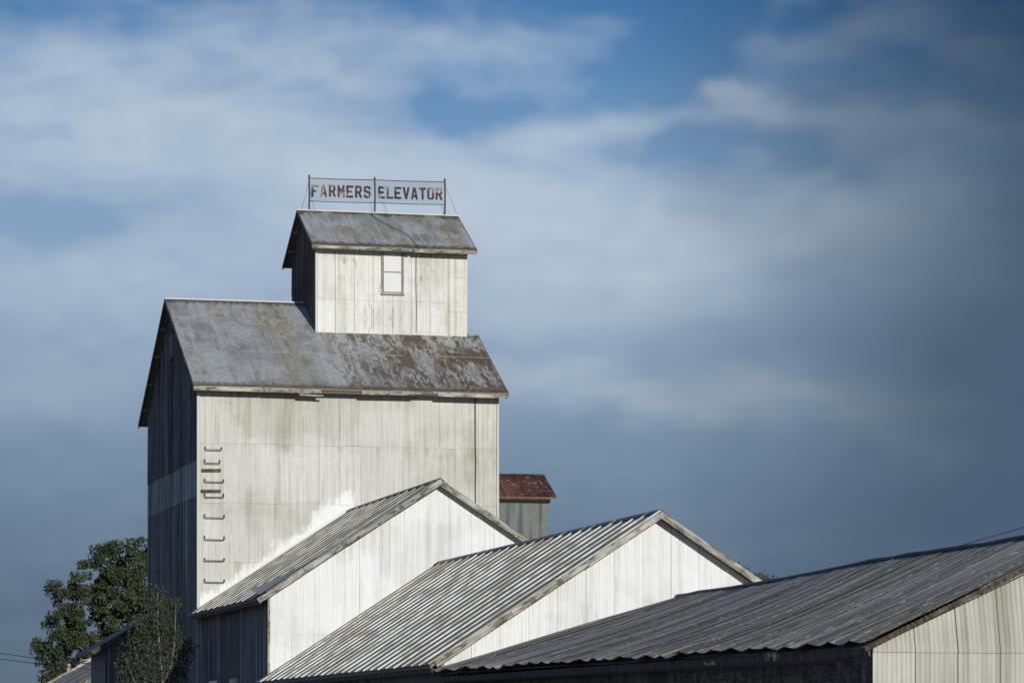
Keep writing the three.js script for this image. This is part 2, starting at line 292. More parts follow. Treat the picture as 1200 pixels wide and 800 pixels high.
const texGravel = tex(512, 512, 12, 12, (x, y) => { const f = fbm(x * 6, y * 6, 4, 251), a = fbm(x * 0.5, y * 0.5, 3, 253); return mix3([112, 106, 96], [150, 142, 128], sm(0.3, 0.7, f)).map((n) => n * (0.85 + 0.3 * a)); });
const texLetter = tex(512, 128, 4.6, 1.15, (x, y) => { const p = fbm(x * 2.3, y * 3.5, 4, 261), f = fbm(x * 14, y * 14, 3, 263); let c = mix3([84, 52, 42], [48, 42, 42], sm(0.35, 0.65, fbm(x * 5, y * 5, 3, 265))); return mix3(c, [146, 138, 120], 0.9 * sm(0.54, 0.64, 0.75 * p + 0.25 * f)); });

const M = {
  tower: tones(texTower, 0.75, [1, 0.97, 0.94, 0.99]), gable: tones(texGable, 0.7, [1, 0.98, 0.965]), cupola: tones(texCupola, 0.75, [1, 0.97, 0.94]), oldWall: tones(texOldWall, 0.8, [1, 0.96, 0.92]),
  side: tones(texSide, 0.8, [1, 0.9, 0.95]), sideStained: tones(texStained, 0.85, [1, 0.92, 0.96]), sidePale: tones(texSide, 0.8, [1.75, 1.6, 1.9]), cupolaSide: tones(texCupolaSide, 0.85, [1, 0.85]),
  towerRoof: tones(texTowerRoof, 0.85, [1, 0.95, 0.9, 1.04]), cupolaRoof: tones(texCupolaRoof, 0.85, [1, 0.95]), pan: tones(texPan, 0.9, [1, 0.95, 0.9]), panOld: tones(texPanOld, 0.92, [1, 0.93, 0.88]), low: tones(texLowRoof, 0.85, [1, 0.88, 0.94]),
  binRoof: tones(texBinRoof, 0.85, [0.78, 0.66]), bin: tones(texBin, 0.7, [1, 0.95]),
  rib: tones(texRib, 0.7, [1, 0.94]), ribOld: tones(texRib, 0.75, [0.9, 0.82]),
  wood: tones(texWood, 0.9, [1, 0.88, 0.94]), darkWood: tones(texDarkWood, 0.9, [1, 0.8, 1.2]), letter: matOf(texLetter, 0.85),
  core: plain(0.2, 0.16, 0.12, 0.95), deck: plain(0.2, 0.165, 0.13, 0.95), cap: plain(0.72, 0.71, 0.68, 0.6), capDark: plain(0.09, 0.1, 0.12, 0.6), iron: plain(0.07, 0.065, 0.06, 0.7), wire: plain(0.12, 0.115, 0.11, 0.6), white: plain(0.7, 0.69, 0.66, 0.65), trim: plain(0.55, 0.54, 0.5, 0.75), black: plain(0.03, 0.03, 0.03, 0.8), glass: plain(0.06, 0.065, 0.065, 0.12),
};
const wrapWood = (g, s = 1) => g;      // extruded boards carry their own metre uv

// ---------------------------------------------------------------- ground
{
  const g = new THREE.PlaneGeometry(5000, 5000, 1, 1); g.rotateX(-Math.PI / 2); const uv = g.attributes.uv; for (let i = 0; i < uv.count; i++) uv.setXY(i, uv.getX(i) * 83, uv.getY(i) * 83);
  struct('ground', g, matOf(texGround, 1), 'flat grassy ground the elevator and sheds stand on');
  const y = new THREE.PlaneGeometry(60, 120, 1, 1); y.rotateX(-Math.PI / 2); y.translate(22, 0.004, -80); const u2 = y.attributes.uv; for (let i = 0; i < u2.count; i++) u2.setXY(i, u2.getX(i) * 5, u2.getY(i) * 10);
  struct('gravel_yard', y, matOf(texGravel, 1), 'pale gravel yard around the elevator');
}

// ---------------------------------------------------------------- the tall elevator tower with its cupola
const X0 = 15.42, X1 = 24.63, XM = 20.02, ZF = -101.35, ZBk = -112.46, ZR = -106.9, YE = 12.42;
const PITCH = Math.tan(28.7 * Math.PI / 180), YR = 15.66;
const tower = thing('grain_elevator', 'tall white corrugated iron grain elevator with dark side wall and roof cupola', 'grain elevator', [XM, 0, ZR]);
{
  const roofAt = (z) => YR - Math.abs(z - ZR) * PITCH;
  part(tower, 'wall_core', prism([[ZF - 0.03, 0], [ZF - 0.03, roofAt(ZF) - 0.12], [ZR, YR - 0.12], [ZBk, roofAt(ZBk) - 0.12], [ZBk, 0]].map(([a, y]) => [a, y]), X0 + 0.03, X1, 'x'), M.core);
  // front wall: seven rows of sheets, sixteen across
  const F = frameOf(v3(X0 - 0.02, 0, ZF), v3(1, 0, 0), v3(0, 1, 0), { w: 9.3, h: 12.6 });
  const front = part(tower, 'front_wall', box(X0, X1, 0.0, YE + 0.1, ZF - 0.025, ZF - 0.012), M.core);
  const W = X1 - X0 + 0.04, n = 15, shed = (x) => 8.95 - Math.abs(x - XM) * 0.655;
  for (let r = 0; r < 7; r++) for (let i = 0; i < n; i++) {
    const top = 12.47 - r * 1.765, bot = Math.max(0.05, top - 1.765 - 0.05), s0 = W * i / n + rr(-0.002, 0.002), s1 = W * (i + 1) / n + (R() < 0.3 ? -0.006 : 0.01);
    if (top < Math.min(shed(X0 + s0), shed(X0 + s1)) - 0.2) continue;
    const j = rr(-0.02, 0.02), tilt = rr(-0.006, 0.006), l = rr(0.004, 0.014);
    part(front, 'wall_panel', sheet(F, s0, s1, (s) => bot + j + (s - s0) * tilt, (s) => Math.min(top, 12.47), { lift0: l + 0.006, lift1: rr(0, 0.003), segs: 4 }), pick(M.tower));
  }
  part(front, 'corner_trim', board(v3(X0 - 0.015, 0, ZF + 0.03), v3(X0 - 0.015, 12.35, ZF + 0.03), 0.09, 0.04, v3(0, 0, 1)), M.trim);
  part(front, 'corner_trim', board(v3(X1 + 0.0, 0, ZF + 0.03), v3(X1 + 0.0, 12.35, ZF + 0.03), 0.07, 0.04, v3(0, 0, 1)), M.trim);
  // left gable wall
  const G = frameOf(v3(X0, 0, ZBk), v3(0, 0, 1), v3(0, 1, 0), { w: 12, h: 15 }); G.N.set(-1, 0, 0);
  const side = part(tower, 'side_wall', box(X0 + 0.012, X0 + 0.026, 0, YE, ZBk, ZF), M.core);
  const D = ZF - ZBk, m = 17, levels = [0.05, 1.9, 3.7, 5.5, 7.3, 9.15, 10.24, 12.2, 14.0, 15.9];
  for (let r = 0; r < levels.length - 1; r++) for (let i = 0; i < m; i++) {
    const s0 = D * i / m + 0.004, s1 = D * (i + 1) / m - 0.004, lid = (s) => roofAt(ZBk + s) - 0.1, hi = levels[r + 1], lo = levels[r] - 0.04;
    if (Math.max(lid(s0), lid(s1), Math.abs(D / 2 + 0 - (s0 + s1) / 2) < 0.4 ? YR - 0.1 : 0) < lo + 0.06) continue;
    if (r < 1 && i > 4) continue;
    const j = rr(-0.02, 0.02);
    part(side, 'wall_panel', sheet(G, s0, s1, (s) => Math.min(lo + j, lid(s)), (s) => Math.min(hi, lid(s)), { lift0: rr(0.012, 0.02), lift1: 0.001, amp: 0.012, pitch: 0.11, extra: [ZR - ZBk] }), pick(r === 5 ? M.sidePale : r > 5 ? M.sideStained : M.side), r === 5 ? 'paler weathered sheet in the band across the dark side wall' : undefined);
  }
  // attic vent in the gable
  const vent = part(tower, 'gable_vent', box(X0 - 0.04, X0 + 0.01, 13.8, 14.5, -107.1, -106.55), M.sidePale[0], 'small louvred vent high in the dark gable');
  for (let k = 0; k < 5; k++) part(vent, 'slat', board(v3(X0 - 0.06, 13.88 + k * 0.13, -107.07), v3(X0 - 0.06, 13.88 + k * 0.13, -106.58), 0.03, 0.07, v3(-0.5, 1, 0)), M.sidePale[1]);
  part(vent, 'sill', box(X0 - 0.1, X0, 13.74, 13.8, -107.16, -106.5), M.side[0]);
  // roof
  const xl = 15.2, xr = 24.84, zE = ZF + 0.5, yE = roofAt(zE), slope = v3(0, PITCH, -1).normalize(), up = v3(0, 1, PITCH).normalize();
  const L = Math.hypot(zE - ZR, YR - yE), RF = frameOf(v3(xl, yE, zE), v3(1, 0, 0), slope, { w: 9.7, h: 6.9 });
  const roof = part(tower, 'roof_slope', prism([[zE + 0.0, yE - 0.01], [ZR, YR - 0.01], [ZR, YR - 0.08], [zE + 0.0, yE - 0.08]], xl + 0.01, 24.47, 'x'), M.deck);
  const LC = Math.hypot(zE + 104.75, roofAt(-104.75) - yE);
  part(tower, 'roof_slope', prism([[zE, yE - 0.01], [-104.75, roofAt(-104.75) - 0.01], [-104.75, roofAt(-104.75) - 0.08], [zE, yE - 0.08]], 24.475, xr - 0.01, 'x'), M.deck);
  const np = 16, pw = (xr - xl) / np, cuts = [0, 2.78, 5.45, L + 0.02];
  for (let r = 0; r < 3; r++) for (let i = 0; i < np; i++) {
    const s0 = i * pw, s1 = (i + 1) * pw + (i < np - 1 ? 0.012 : 0), right = s1 + xl > 24.5, t0 = cuts[r] - (r ? 0.05 : 0.02), t1 = right ? Math.min(cuts[r + 1], LC) : cuts[r + 1];
    if (t1 <= t0) continue;
    if (r === 2 && s0 + xl > 19.75 && s1 + xl < 24.4) continue;      // under the cupola
    const j = rr(-0.015, 0.015);
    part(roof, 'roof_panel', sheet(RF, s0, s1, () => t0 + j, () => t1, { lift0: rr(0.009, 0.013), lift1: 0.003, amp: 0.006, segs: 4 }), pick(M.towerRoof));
  }
  part(tower, 'rear_roof_slope', prism([[ZR, YR], [ZBk - 0.6, roofAt(ZBk - 0.6)], [ZBk - 0.6, roofAt(ZBk - 0.6) - 0.1], [ZR, YR - 0.1]], xl, 24.47, 'x'), M.deck);
  const capg = prism([[ZR + 0.05, YR - 0.0], [ZR, YR + 0.03], [ZR - 0.05, YR - 0.0], [ZR - 0.05, YR + 0.02], [ZR, YR + 0.05], [ZR + 0.05, YR + 0.02]], xl - 0.01, 19.62, 'x');
  part(tower, 'ridge_cap', capg, M.cap);
  part(tower, 'ridge_cap', board(v3(24.49, roofAt(-104.75) + 0.03, -104.72), v3(xr + 0.01, roofAt(-104.75) + 0.03, -104.72), 0.12, 0.05), M.wood[0], 'short timber cap on the clipped roof edge beside the cupola');
  // rake boards on the left gable, front and rear slope, and the purlin ends between
  part(tower, 'rake_board', board(v3(xl - 0.012, yE - 0.06, zE), v3(xl - 0.012, YR - 0.06, ZR), 0.03, 0.14, up), M.darkWood[2]);
  part(tower, 'rake_board', board(v3(xl - 0.012, roofAt(ZBk - 0.6) - 0.1, ZBk - 0.6), v3(xl - 0.012, YR - 0.1, ZR), 0.03, 0.16), M.darkWood[0]);
  part(tower, 'rake_board', board(v3(xr + 0.0, yE - 0.06, zE), v3(xr, roofAt(-104.75) - 0.06, -104.75), 0.03, 0.12, up), M.darkWood[2]);
  for (const z of [-108.1, -109.4, -110.8, -112.1]) part(tower, 'purlin', box(xl + 0.01, X0 + 0.02, roofAt(z) - 0.2, roofAt(z) - 0.105, z - 0.05, z + 0.05), M.wood[1]);
  part(tower, 'soffit', box(xl + 0.02, X1, yE - 0.14, yE - 0.1, ZF + 0.03, zE - 0.05), M.deck);
  // eave fascia in broken lengths
  for (const [a, b, h, dy, tl, k] of [[15.2, 17.3, 0.13, 0, 0, 0], [17.32, 19.05, 0.13, -0.005, -0.01, 2], [20.3, 21.98, 0.12, -0.01, 0.01, 1], [22.65, 24.82, 0.12, -0.01, -0.012, 0], [21.98, 22.64, 0.07, 0.01, 0.03, 1]])
    part(tower, 'fascia_board', board(v3(a, yE - 0.1 + dy, zE + 0.004), v3(b, yE - 0.1 + dy + tl, zE + 0.004), 0.03, h), M.wood[k]);
  part(tower, 'fascia_board', board(v3(18.4, yE - 0.215, zE - 0.06), v3(19.15, yE - 0.23, zE - 0.06), 0.03, 0.05), M.wood[1], 'splintered end of fascia hanging under the eave');
  // flashing along the front shed's roof
  part(tower, 'flashing', board(v3(15.12, 5.46, ZF + 0.09), v3(XM - 0.1, 8.70, ZF + 0.09), 0.03, 0.13), M.cap, 'white painted flashing strip where the shed roof meets the tower');
  // climbing rungs bent from rod, dropped below their fixings, and two dark cleats
  for (const [x0, x1, y] of [[15.61, 16.1, 10.46], [15.59, 16.04, 10.06], [15.59, 16.16, 9.5], [15.59, 16.16, 9.04], [15.59, 16.18, 8.43], [15.59, 16.18, 7.77], [15.59, 16.18, 7.14], [15.59, 16.18, 6.5]]) {
    const z = ZF + 0.12, h = 0.09 + rr(-0.015, 0.02), t = rr(-0.012, 0.012);
    part(tower, 'ladder_rung', rod([v3(x0, y + h, ZF - 0.01), v3(x0, y + h, z - 0.02), v3(x0, y, z), v3(x1, y + t, z), v3(x1, y + h + t, z - 0.02), v3(x1, y + h + t, ZF - 0.01)], 0.014, 40, 6), M.iron);
  }
  for (const [x0, x1, y] of [[15.5, 16.08, 9.84], [15.48, 16.08, 9.22]]) part(tower, 'cleat', board(v3(x0, y, ZF + 0.05), v3(x1, y + 0.01, ZF + 0.05), 0.05, 0.09), M.darkWood[0], 'dark timber cleat between the ladder rungs');
  // conduit down the right of the front wall
  { const p = []; for (let k = 0; k <= 12; k++) p.push(v3(23.93 + rr(-0.012, 0.012), 12.3 - k * 0.5, ZF + 0.035)); part(tower, 'conduit', rod(p, 0.018, 48, 6), M.iron); }

  // ---- cupola
  const cx0 = 19.65, cx1 = 24.47, cf = -104.77, cb = -109.12, cr = -106.98, cTop = 18.62, cp = 0.545, cAt = (z) => cTop - Math.abs(z - cr) * cp;
  part(tower, 'cupola_core', prism([[cf - 0.02, 13.2], [cf - 0.02, cAt(cf) - 0.1], [cr, cTop - 0.1], [cb, cAt(cb) - 0.1], [cb, 13.2]], cx0 + 0.03, cx1, 'x'), M.core);
  const CF = frameOf(v3(cx0 - 0.01, 0, cf), v3(1, 0, 0), v3(0, 1, 0), { w: 5, h: 5 });
  const cw = part(tower, 'cupola_front_wall', box(cx0, cx1, 14.4, 17.2, cf - 0.018, cf - 0.01), M.core);
  const cn = 8, cwid = cx1 - cx0 + 0.02;
  for (let i = 0; i < cn; i++) { const s0 = cwid * i / cn + 0.004, s1 = cwid * (i + 1) / cn - 0.004; const cuts2 = i === 7 ? [14.42, 15.3, 16.38, 17.25] : [14.42, 15.58, 17.25];
    for (let r = 0; r < cuts2.length - 1; r++) { const y0 = cuts2[r] - (r ? 0.05 : 0), y1 = cuts2[r + 1], j = rr(-0.015, 0.015); part(cw, 'wall_panel', sheet(CF, s0, s1, () => y0 + j, () => y1, { lift0: rr(0.01, 0.018), lift1: 0.002, amp: 0.006 }), pick(M.cupola)); } }
  part(cw, 'corner_trim', board(v3(cx0 - 0.01, 14.5, cf + 0.025), v3(cx0 - 0.01, 17.1, cf + 0.025), 0.08, 0.04, v3(0, 0, 1)), M.trim);
  const CG = frameOf(v3(cx0, 0, cb), v3(0, 0, 1), v3(0, 1, 0), { w: 5, h: 5 }); CG.N.set(-1, 0, 0);
  const cs = part(tower, 'cupola_side_wall', box(cx0 + 0.012, cx0 + 0.026, 14.4, 17.2, cb, cf), M.core);
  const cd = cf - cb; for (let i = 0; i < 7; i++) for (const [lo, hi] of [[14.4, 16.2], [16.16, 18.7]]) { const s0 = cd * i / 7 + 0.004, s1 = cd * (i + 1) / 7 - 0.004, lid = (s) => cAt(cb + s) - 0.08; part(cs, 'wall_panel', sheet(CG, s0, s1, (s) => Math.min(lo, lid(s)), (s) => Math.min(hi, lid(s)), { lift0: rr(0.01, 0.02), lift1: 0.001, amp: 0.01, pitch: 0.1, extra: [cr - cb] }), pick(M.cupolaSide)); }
  const ce = cf + 0.42, cl = 19.44, crr = 24.68, cyE = cAt(ce), cslope = v3(0, cp, -1).normalize(), cup = v3(0, 1, cp).normalize(), cL = Math.hypot(ce - cr, cTop - cyE);
  const CR = frameOf(v3(cl, cyE, ce), v3(1, 0, 0), cslope, { w: 5.3, h: 3.2 });
  const croof = part(tower, 'cupola_roof', prism([[ce, cyE - 0.01], [cr, cTop - 0.01], [cb - 0.45, cAt(cb - 0.45) - 0.01], [cb - 0.45, cAt(cb - 0.45) - 0.08], [cr, cTop - 0.08], [ce, cyE - 0.08]], cl + 0.01, crr - 0.01, 'x'), M.deck);
  for (let i = 0; i < 9; i++) for (const [a, b] of [[-0.02, cL + 0.02]]) { const s0 = (crr - cl) * i / 9, s1 = (crr - cl) * (i + 1) / 9 + (i < 8 ? 0.012 : 0), j = rr(-0.02, 0.01); part(croof, 'roof_panel', sheet(CR, s0, s1, () => a + j, () => b, { lift0: rr(0.009, 0.013), lift1: 0.004, amp: 0.006, segs: 4 }), pick(M.cupolaRoof)); }
  part(tower, 'cupola_ridge_cap', prism([[cr + 0.05, cTop - 0.0], [cr, cTop + 0.03], [cr - 0.05, cTop - 0.0], [cr - 0.05, cTop + 0.02], [cr, cTop + 0.05], [cr + 0.05, cTop + 0.02]], cl - 0.01, crr + 0.01, 'x'), M.cap);
  part(tower, 'rake_board', board(v3(cl - 0.012, cyE - 0.05, ce), v3(cl - 0.012, cTop - 0.05, cr), 0.03, 0.12, cup), M.darkWood[2]);
  part(tower, 'rake_board', board(v3(cl - 0.012, cAt(cb - 0.45) - 0.08, cb - 0.45), v3(cl - 0.012, cTop - 0.08, cr), 0.03, 0.14), M.darkWood[0]);
  part(tower, 'rake_board', board(v3(crr, cyE - 0.05, ce), v3(crr, cTop - 0.05, cr), 0.03, 0.1, cup), M.darkWood[2]);
  for (const z of [-107.8, -108.7]) part(tower, 'purlin', box(cl + 0.01, cx0 + 0.02, cAt(z) - 0.17, cAt(z) - 0.085, z - 0.04, z + 0.04), M.wood[1]);
  part(tower, 'soffit', box(cl + 0.02, cx1, cyE - 0.13, cyE - 0.1, cf + 0.02, ce - 0.04), M.deck);
  for (const [a, b, h, dy, tl, k] of [[19.44, 20.9, 0.085, 0, -0.005, 0], [20.91, 22.6, 0.09, -0.005, -0.012, 1], [22.68, 24.68, 0.1, -0.02, 0, 0]]) part(tower, 'fascia_board', board(v3(a, cyE - 0.085 + dy, ce + 0.004), v3(b, cyE - 0.085 + dy + tl, ce + 0.004), 0.03, h), M.wood[k]);
  // boarded sash window
  const win = part(tower, 'window', box(21.76, 22.36, 15.8, 17.1, cf + 0.006, cf + 0.03), M.core, 'boarded two-light sash window painted white');
  for (const [y0, y1] of [[15.82, 16.42], [16.46, 17.08]]) part(win, 'board', box(21.78, 22.34, y0, y1, cf + 0.03, cf + 0.045), M.white);
  for (const x of [21.735, 22.385]) part(win, 'frame', box(x - 0.025, x + 0.025, 15.77, 17.15, cf + 0.012, cf + 0.075), M.wood[1]);
  part(win, 'frame', box(21.762, 22.358, 17.1, 17.15, cf + 0.012, cf + 0.07), M.wood[1]);
  part(win, 'frame', box(21.762, 22.358, 16.425, 16.455, cf + 0.03, cf + 0.062), M.wood[2]);
  part(win, 'sill', box(21.68, 22.44, 15.72, 15.766, cf + 0.012, cf + 0.08), M.wood[2]);
  // power cable that comes down from the sign over the roof and the wall
  { const on = (x, t) => v3(x, cyE, ce).addScaledVector(cslope, t).addScaledVector(cup, 0.04);
    part(tower, 'cable', rod([on(21.75, cL - 0.1), on(21.95, 2.2), on(22.35, 1.5), on(22.65, 1.05), on(22.72, 0.55), on(22.78, 0.0), v3(22.82, cyE - 0.12, ce + 0.05), v3(22.82, 17.0, cf + 0.04), v3(22.81, 16.2, cf + 0.035), v3(22.83, 15.3, cf + 0.035), v3(22.82, 14.58, cf + 0.035)], 0.009, 70, 6), M.iron); }

  // ---- roof sign, a thing of its own
  const sign = thing('roof_sign', 'rusty FARMERS ELEVATOR sign letters on a wire mesh frame along the cupola ridge', 'sign', [22.03, 18.66, cr]);
  const zS = cr, rail = (x) => 0.012 * (x - 19.82);
  for (const [x, b, t] of [[19.82, 18.64, 19.76], [21.95, 18.62, 19.77], [24.25, 18.66, 19.82]]) { part(sign, 'post', rod([v3(x, b, zS), v3(x + 0.01, (b + t) / 2, zS), v3(x, t, zS)], 0.03, 8, 8), M.iron); }
  for (const y of [19.66, 18.93]) for (const [a, b] of [[19.85, 21.92], [21.98, 24.22]]) part(sign, 'rail', rod([v3(a, y + rail(a), zS), v3((a + b) / 2, y + rail((a + b) / 2) - 0.012, zS), v3(b, y + rail(b), zS)], 0.014, 10, 6), M.iron);
  for (const [a, b] of [[19.86, 21.91], [21.99, 24.21]]) {                     // chain link
    const gs = [], y0 = 18.95, y1 = 19.645, hgt = y1 - y0, st = 0.085;
    for (const dir of [1, -1]) for (let x = a - hgt; x < b; x += st) { let p0 = x, p1 = x + hgt, q0 = 0, q1 = 1; if (p0 < a) { q0 = (a - p0) / hgt; p0 = a; } if (p1 > b) { q1 = (b - x) / hgt; p1 = b; } if (q1 <= q0) continue;
      const Y = (q) => dir > 0 ? y0 + hgt * q : y1 - hgt * q; gs.push(new THREE.TubeGeometry(new THREE.LineCurve3(v3(p0, Y(q0) + rail(p0), zS + dir * 0.006), v3(p1, Y(q1) + rail(p1), zS + dir * 0.006)), 1, 0.0035, 4, false)); }
    const m2 = part(sign, 'wire_mesh', mergeGeometries(gs), M.wire); m2.userData.kind = 'stuff';
  }
  const GL = {
    F: [[0, 0, .3, 0, .3, .4, .75, .4, .75, .58, .3, .58, .3, .82, 1, .82, 1, 1, 0, 1]], E: [[0, 0, 1, 0, 1, .18, .3, .18, .3, .41, .8, .41, .8, .59, .3, .59, .3, .82, 1, .82, 1, 1, 0, 1]],
    L: [[0, 0, 1, 0, 1, .18, .3, .18, .3, 1, 0, 1]], T: [[.35, 0, .65, 0, .65, .82, 1, .82, 1, 1, 0, 1, 0, .82, .35, .82]],
    A: [[0, 0, .28, 0, .34, .2, .66, .2, .72, 0, 1, 0, .68, 1, .32, 1], [.4, .37, .6, .37, .5, .75]], V: [[.35, 0, .65, 0, 1, 1, .7, 1, .5, .35, .3, 1, 0, 1]],
    M: [[0, 0, .26, 0, .26, .55, .5, .2, .74, .55, .74, 0, 1, 0, 1, 1, .76, 1, .5, .6, .24, 1, 0, 1]],
    R: [[0, 0, .3, 0, .3, .38, .45, .38, .7, 0, 1, 0, .75, .42, .95, .55, .95, .87, .82, 1, 0, 1], [.3, .55, .3, .83, .6, .83, .66, .76, .66, .62, .6, .55]],
    O: [[.2, 0, .8, 0, 1, .14, 1, .86, .8, 1, .2, 1, 0, .86, 0, .14], [.3, .2, .3, .8, .36, .84, .64, .84, .7, .8, .7, .2, .64, .16, .36, .16]],
    S: [[.2, 0, .8, 0, 1, .14, 1, .45, .84, .58, .3, .66, .3, .8, .36, .84, .66, .84, .7, .72, 1, .72, 1, .86, .8, 1, .2, 1, 0, .86, 0, .56, .16, .46, .7, .38, .7, .2, .64, .16, .36, .16, .3, .28, 0, .28, 0, .14]],
  };
  const pts = (a) => { const o = []; for (let i = 0; i < a.length; i += 2) o.push(new THREE.Vector2(a[i] * 0.225, a[i + 1] * 0.385)); return o; };
  const word = (text, x0, step) => [...text].forEach((ch, i) => {
    const sh = new THREE.Shape(pts(GL[ch][0])); if (GL[ch][1]) sh.holes.push(new THREE.Path(pts(GL[ch][1])));
    const g = new THREE.ExtrudeGeometry(sh, { depth: 0.02, bevelEnabled: false }); const x = x0 + i * step + rr(-0.006, 0.006); g.rotateZ(rr(-0.025, 0.025)); g.translate(x, 19.07 + rail(x) + rr(-0.008, 0.008), zS + 0.02);
    const uv = g.attributes.uv, po = g.attributes.position; for (let k = 0; k < uv.count; k++) uv.setXY(k, (po.getX(k) - 19.7) / 4.6, (po.getY(k) - 18.9) / 1.15);
    part(sign, 'letter', g, M.letter);
  });
  word('FARMERS', 19.89, 0.283); word('ELEVATOR', 22.06, 0.268);
  for (const [a, b] of [[v3(19.82, 19.55, zS), v3(19.6, 18.6, zS - 0.25)], [v3(19.82, 19.4, zS), v3(19.95, 18.5, zS + 0.35)], [v3(21.8, 18.93, zS), v3(21.82, 18.45, zS + 0.4)], [v3(22.2, 19.0, zS), v3(22.35, 18.48, zS + 0.35)], [v3(24.25, 19.62, zS), v3(24.66, 18.66, zS)], [v3(24.15, 18.98, zS), v3(24.18, 18.5, zS + 0.3)]]) part(sign, 'guy_wire', rod([a, v3().addVectors(a, b).multiplyScalar(0.5), b], 0.007, 4, 5), M.wire);
}

// ---------------------------------------------------------------- the gabled sheds in front of the tower
const XE0 = 15.1, XE1 = 24.94, SP = 0.652;
function shed(name, label, zf, zb, apex, opts) {
  const t = thing(name, label, 'shed', [XM, 0, (zf + zb) / 2]);
  const at = (x) => apex - Math.abs(x - XM) * SP, wz = zf - 0.3, wx0 = 15.44, wx1 = 24.6;
  part(t, 'wall_core', prism([[wx0, 0], [wx0, at(wx0) - 0.14], [XM, apex - 0.14], [wx1, at(wx1) - 0.14], [wx1, 0]], zb, wz - 0.03, 'z'), M.core);
  const F = frameOf(v3(wx0 - 0.01, 0, wz), v3(1, 0, 0), v3(0, 1, 0), { w: 9.8, h: 9.8, u: opts.u });
  const gw = part(t, 'gable_wall', box(wx0 + 0.02, wx1, 0, at(wx0) - 0.2, wz - 0.028, wz - 0.014), M.core), W = wx1 - wx0 + 0.02, n = 15;
  const rows = opts.rows;
  for (let r = 0; r < rows.length - 1; r++) for (let i = 0; i < n; i++) {
    const s0 = W * i / n + 0.002 + rr(-0.002, 0.002), s1 = W * (i + 1) / n - 0.002, lid = (s) => at(wx0 + s) - 0.1, lo = rows[r] - 0.04, hi = rows[r + 1];
    if (Math.max(lid(s0), lid(s1)) < lo) continue;
    part(gw, 'wall_panel', sheet(F, s0, s1, (s) => Math.min(lo, lid(s)), (s) => Math.min(hi, lid(s)), { lift0: rr(0.006, 0.02), lift1: rr(0, 0.006), amp: opts.amp, extra: [XM - wx0 + 0.01] }), pick(opts.wall));
  }
  part(gw, 'corner_trim', board(v3(wx0 - 0.01, 0, wz + 0.02), v3(wx0 - 0.01, at(wx0) - 0.1, wz + 0.02), 0.07, 0.05, v3(0, 0, 1)), M.wood[2]);
  // dark side wall in sheets
  const S = frameOf(v3(wx0, 0, zb), v3(0, 0, 1), v3(0, 1, 0), { w: 12, h: 15, u: opts.u }); S.N.set(-1, 0, 0);
  const sw = part(t, 'side_wall', box(wx0 + 0.005, wx0 + 0.02, 0, at(wx0) - 0.16, zb, wz), M.core), D = wz - zb, m = Math.round(D / 0.75);
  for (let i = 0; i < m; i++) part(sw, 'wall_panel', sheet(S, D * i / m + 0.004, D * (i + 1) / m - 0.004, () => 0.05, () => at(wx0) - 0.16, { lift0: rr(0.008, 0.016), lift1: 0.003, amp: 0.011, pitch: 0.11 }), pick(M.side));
  // roof
  const slope = v3(1, SP, 0).normalize(), up = v3(-SP, 1, 0).normalize(), L = Math.hypot(XM - XE0, apex - at(XE0));
  const RF = frameOf(v3(XE0, at(XE0), zb), v3(0, 0, 1), slope, opts.T); RF.N.copy(up);
  const rs = part(t, 'roof_slope', prism([[XE0 + 0.01, at(XE0) - 0.005], [XM, apex - 0.005], [XM, apex - 0.08], [XE0 + 0.01, at(XE0) - 0.08]], zb, zf - 0.01, 'z'), M.deck);
  const RL = zf - zb - (opts.fine ?? 0), k = Math.round(RL / opts.step);
  for (let i = 0; i < k; i++) { const t0 = rr(-0.03, 0.01), o = { seed: 3, h: opts.rib * rr(0.85, 1.15), w: 0.03, bow: 0.005 }; part(rs, 'roof_panel', pan(RF, RL * i / k, RL * (i + 1) / k - 0.004, t0, L + 0.01, o), pick(opts.roof)); part(rs, 'batten', pan(RF, RL * i / k, RL * (i + 1) / k + 0.004, t0 - 0.01, L, { ...o, batten: true }), pick(opts.ribs)); }
  if (opts.fine) for (let i = 0; i < 2; i++) part(rs, 'roof_panel', sheet(RF, RL + opts.fine * i / 2, RL + opts.fine * (i + 1) / 2 - 0.004, () => i ? 0.3 : 0.0, () => L + 0.01, { lift0: 0.014, lift1: 0.008, amp: 0.008, pitch: 0.1, T: { w: 21, h: 6.2 } }), M.ribOld[1], 'finely corrugated replacement sheet near the gable edge');
  part(t, 'rear_roof_slope', prism([[XE1, at(XE1)], [XM, apex], [XM, apex - 0.08], [XE1, at(XE1) - 0.08]], zb, zf - 0.01, 'z'), M.deck);
  part(t, 'ridge_cap', prism([[XM - 0.12, apex - 0.045], [XM, apex + 0.032], [XM + 0.12, apex - 0.045], [XM + 0.12, apex - 0.028], [XM, apex + 0.05], [XM - 0.12, apex - 0.028]], zb, zf - 0.02, 'z'), opts.cap);
  for (const [x, e] of [[XE0, 'l'], [XE1, 'r']]) {
    const nn = opts.rake, dirn = x < XM ? 1 : -1, upx = v3(-dirn * SP, 1, 0).normalize();
    for (let i = 0; i < nn; i++) { const a = i / nn, b = (i + 1) / nn, px = (q) => mix(x + dirn * (opts.rakeGap ?? 0), XM + dirn * 0.035, q), jy = rr(-0.006, 0.006);
      part(t, 'rake_board', board(v3(px(a), at(px(a)) - opts.rakeH * 0.5 + jy, zf + (dirn > 0 ? 0.004 : -0.006)), v3(px(b) - dirn * (i < nn - 1 ? 0.008 : 0), (apex - (XM - px(b)) * dirn * SP) - opts.rakeH * 0.5 + jy + rr(-0.004, 0.004), zf + (dirn > 0 ? 0.004 : -0.006)), 0.045, opts.rakeH, upx), pick(M.wood)); }
  }
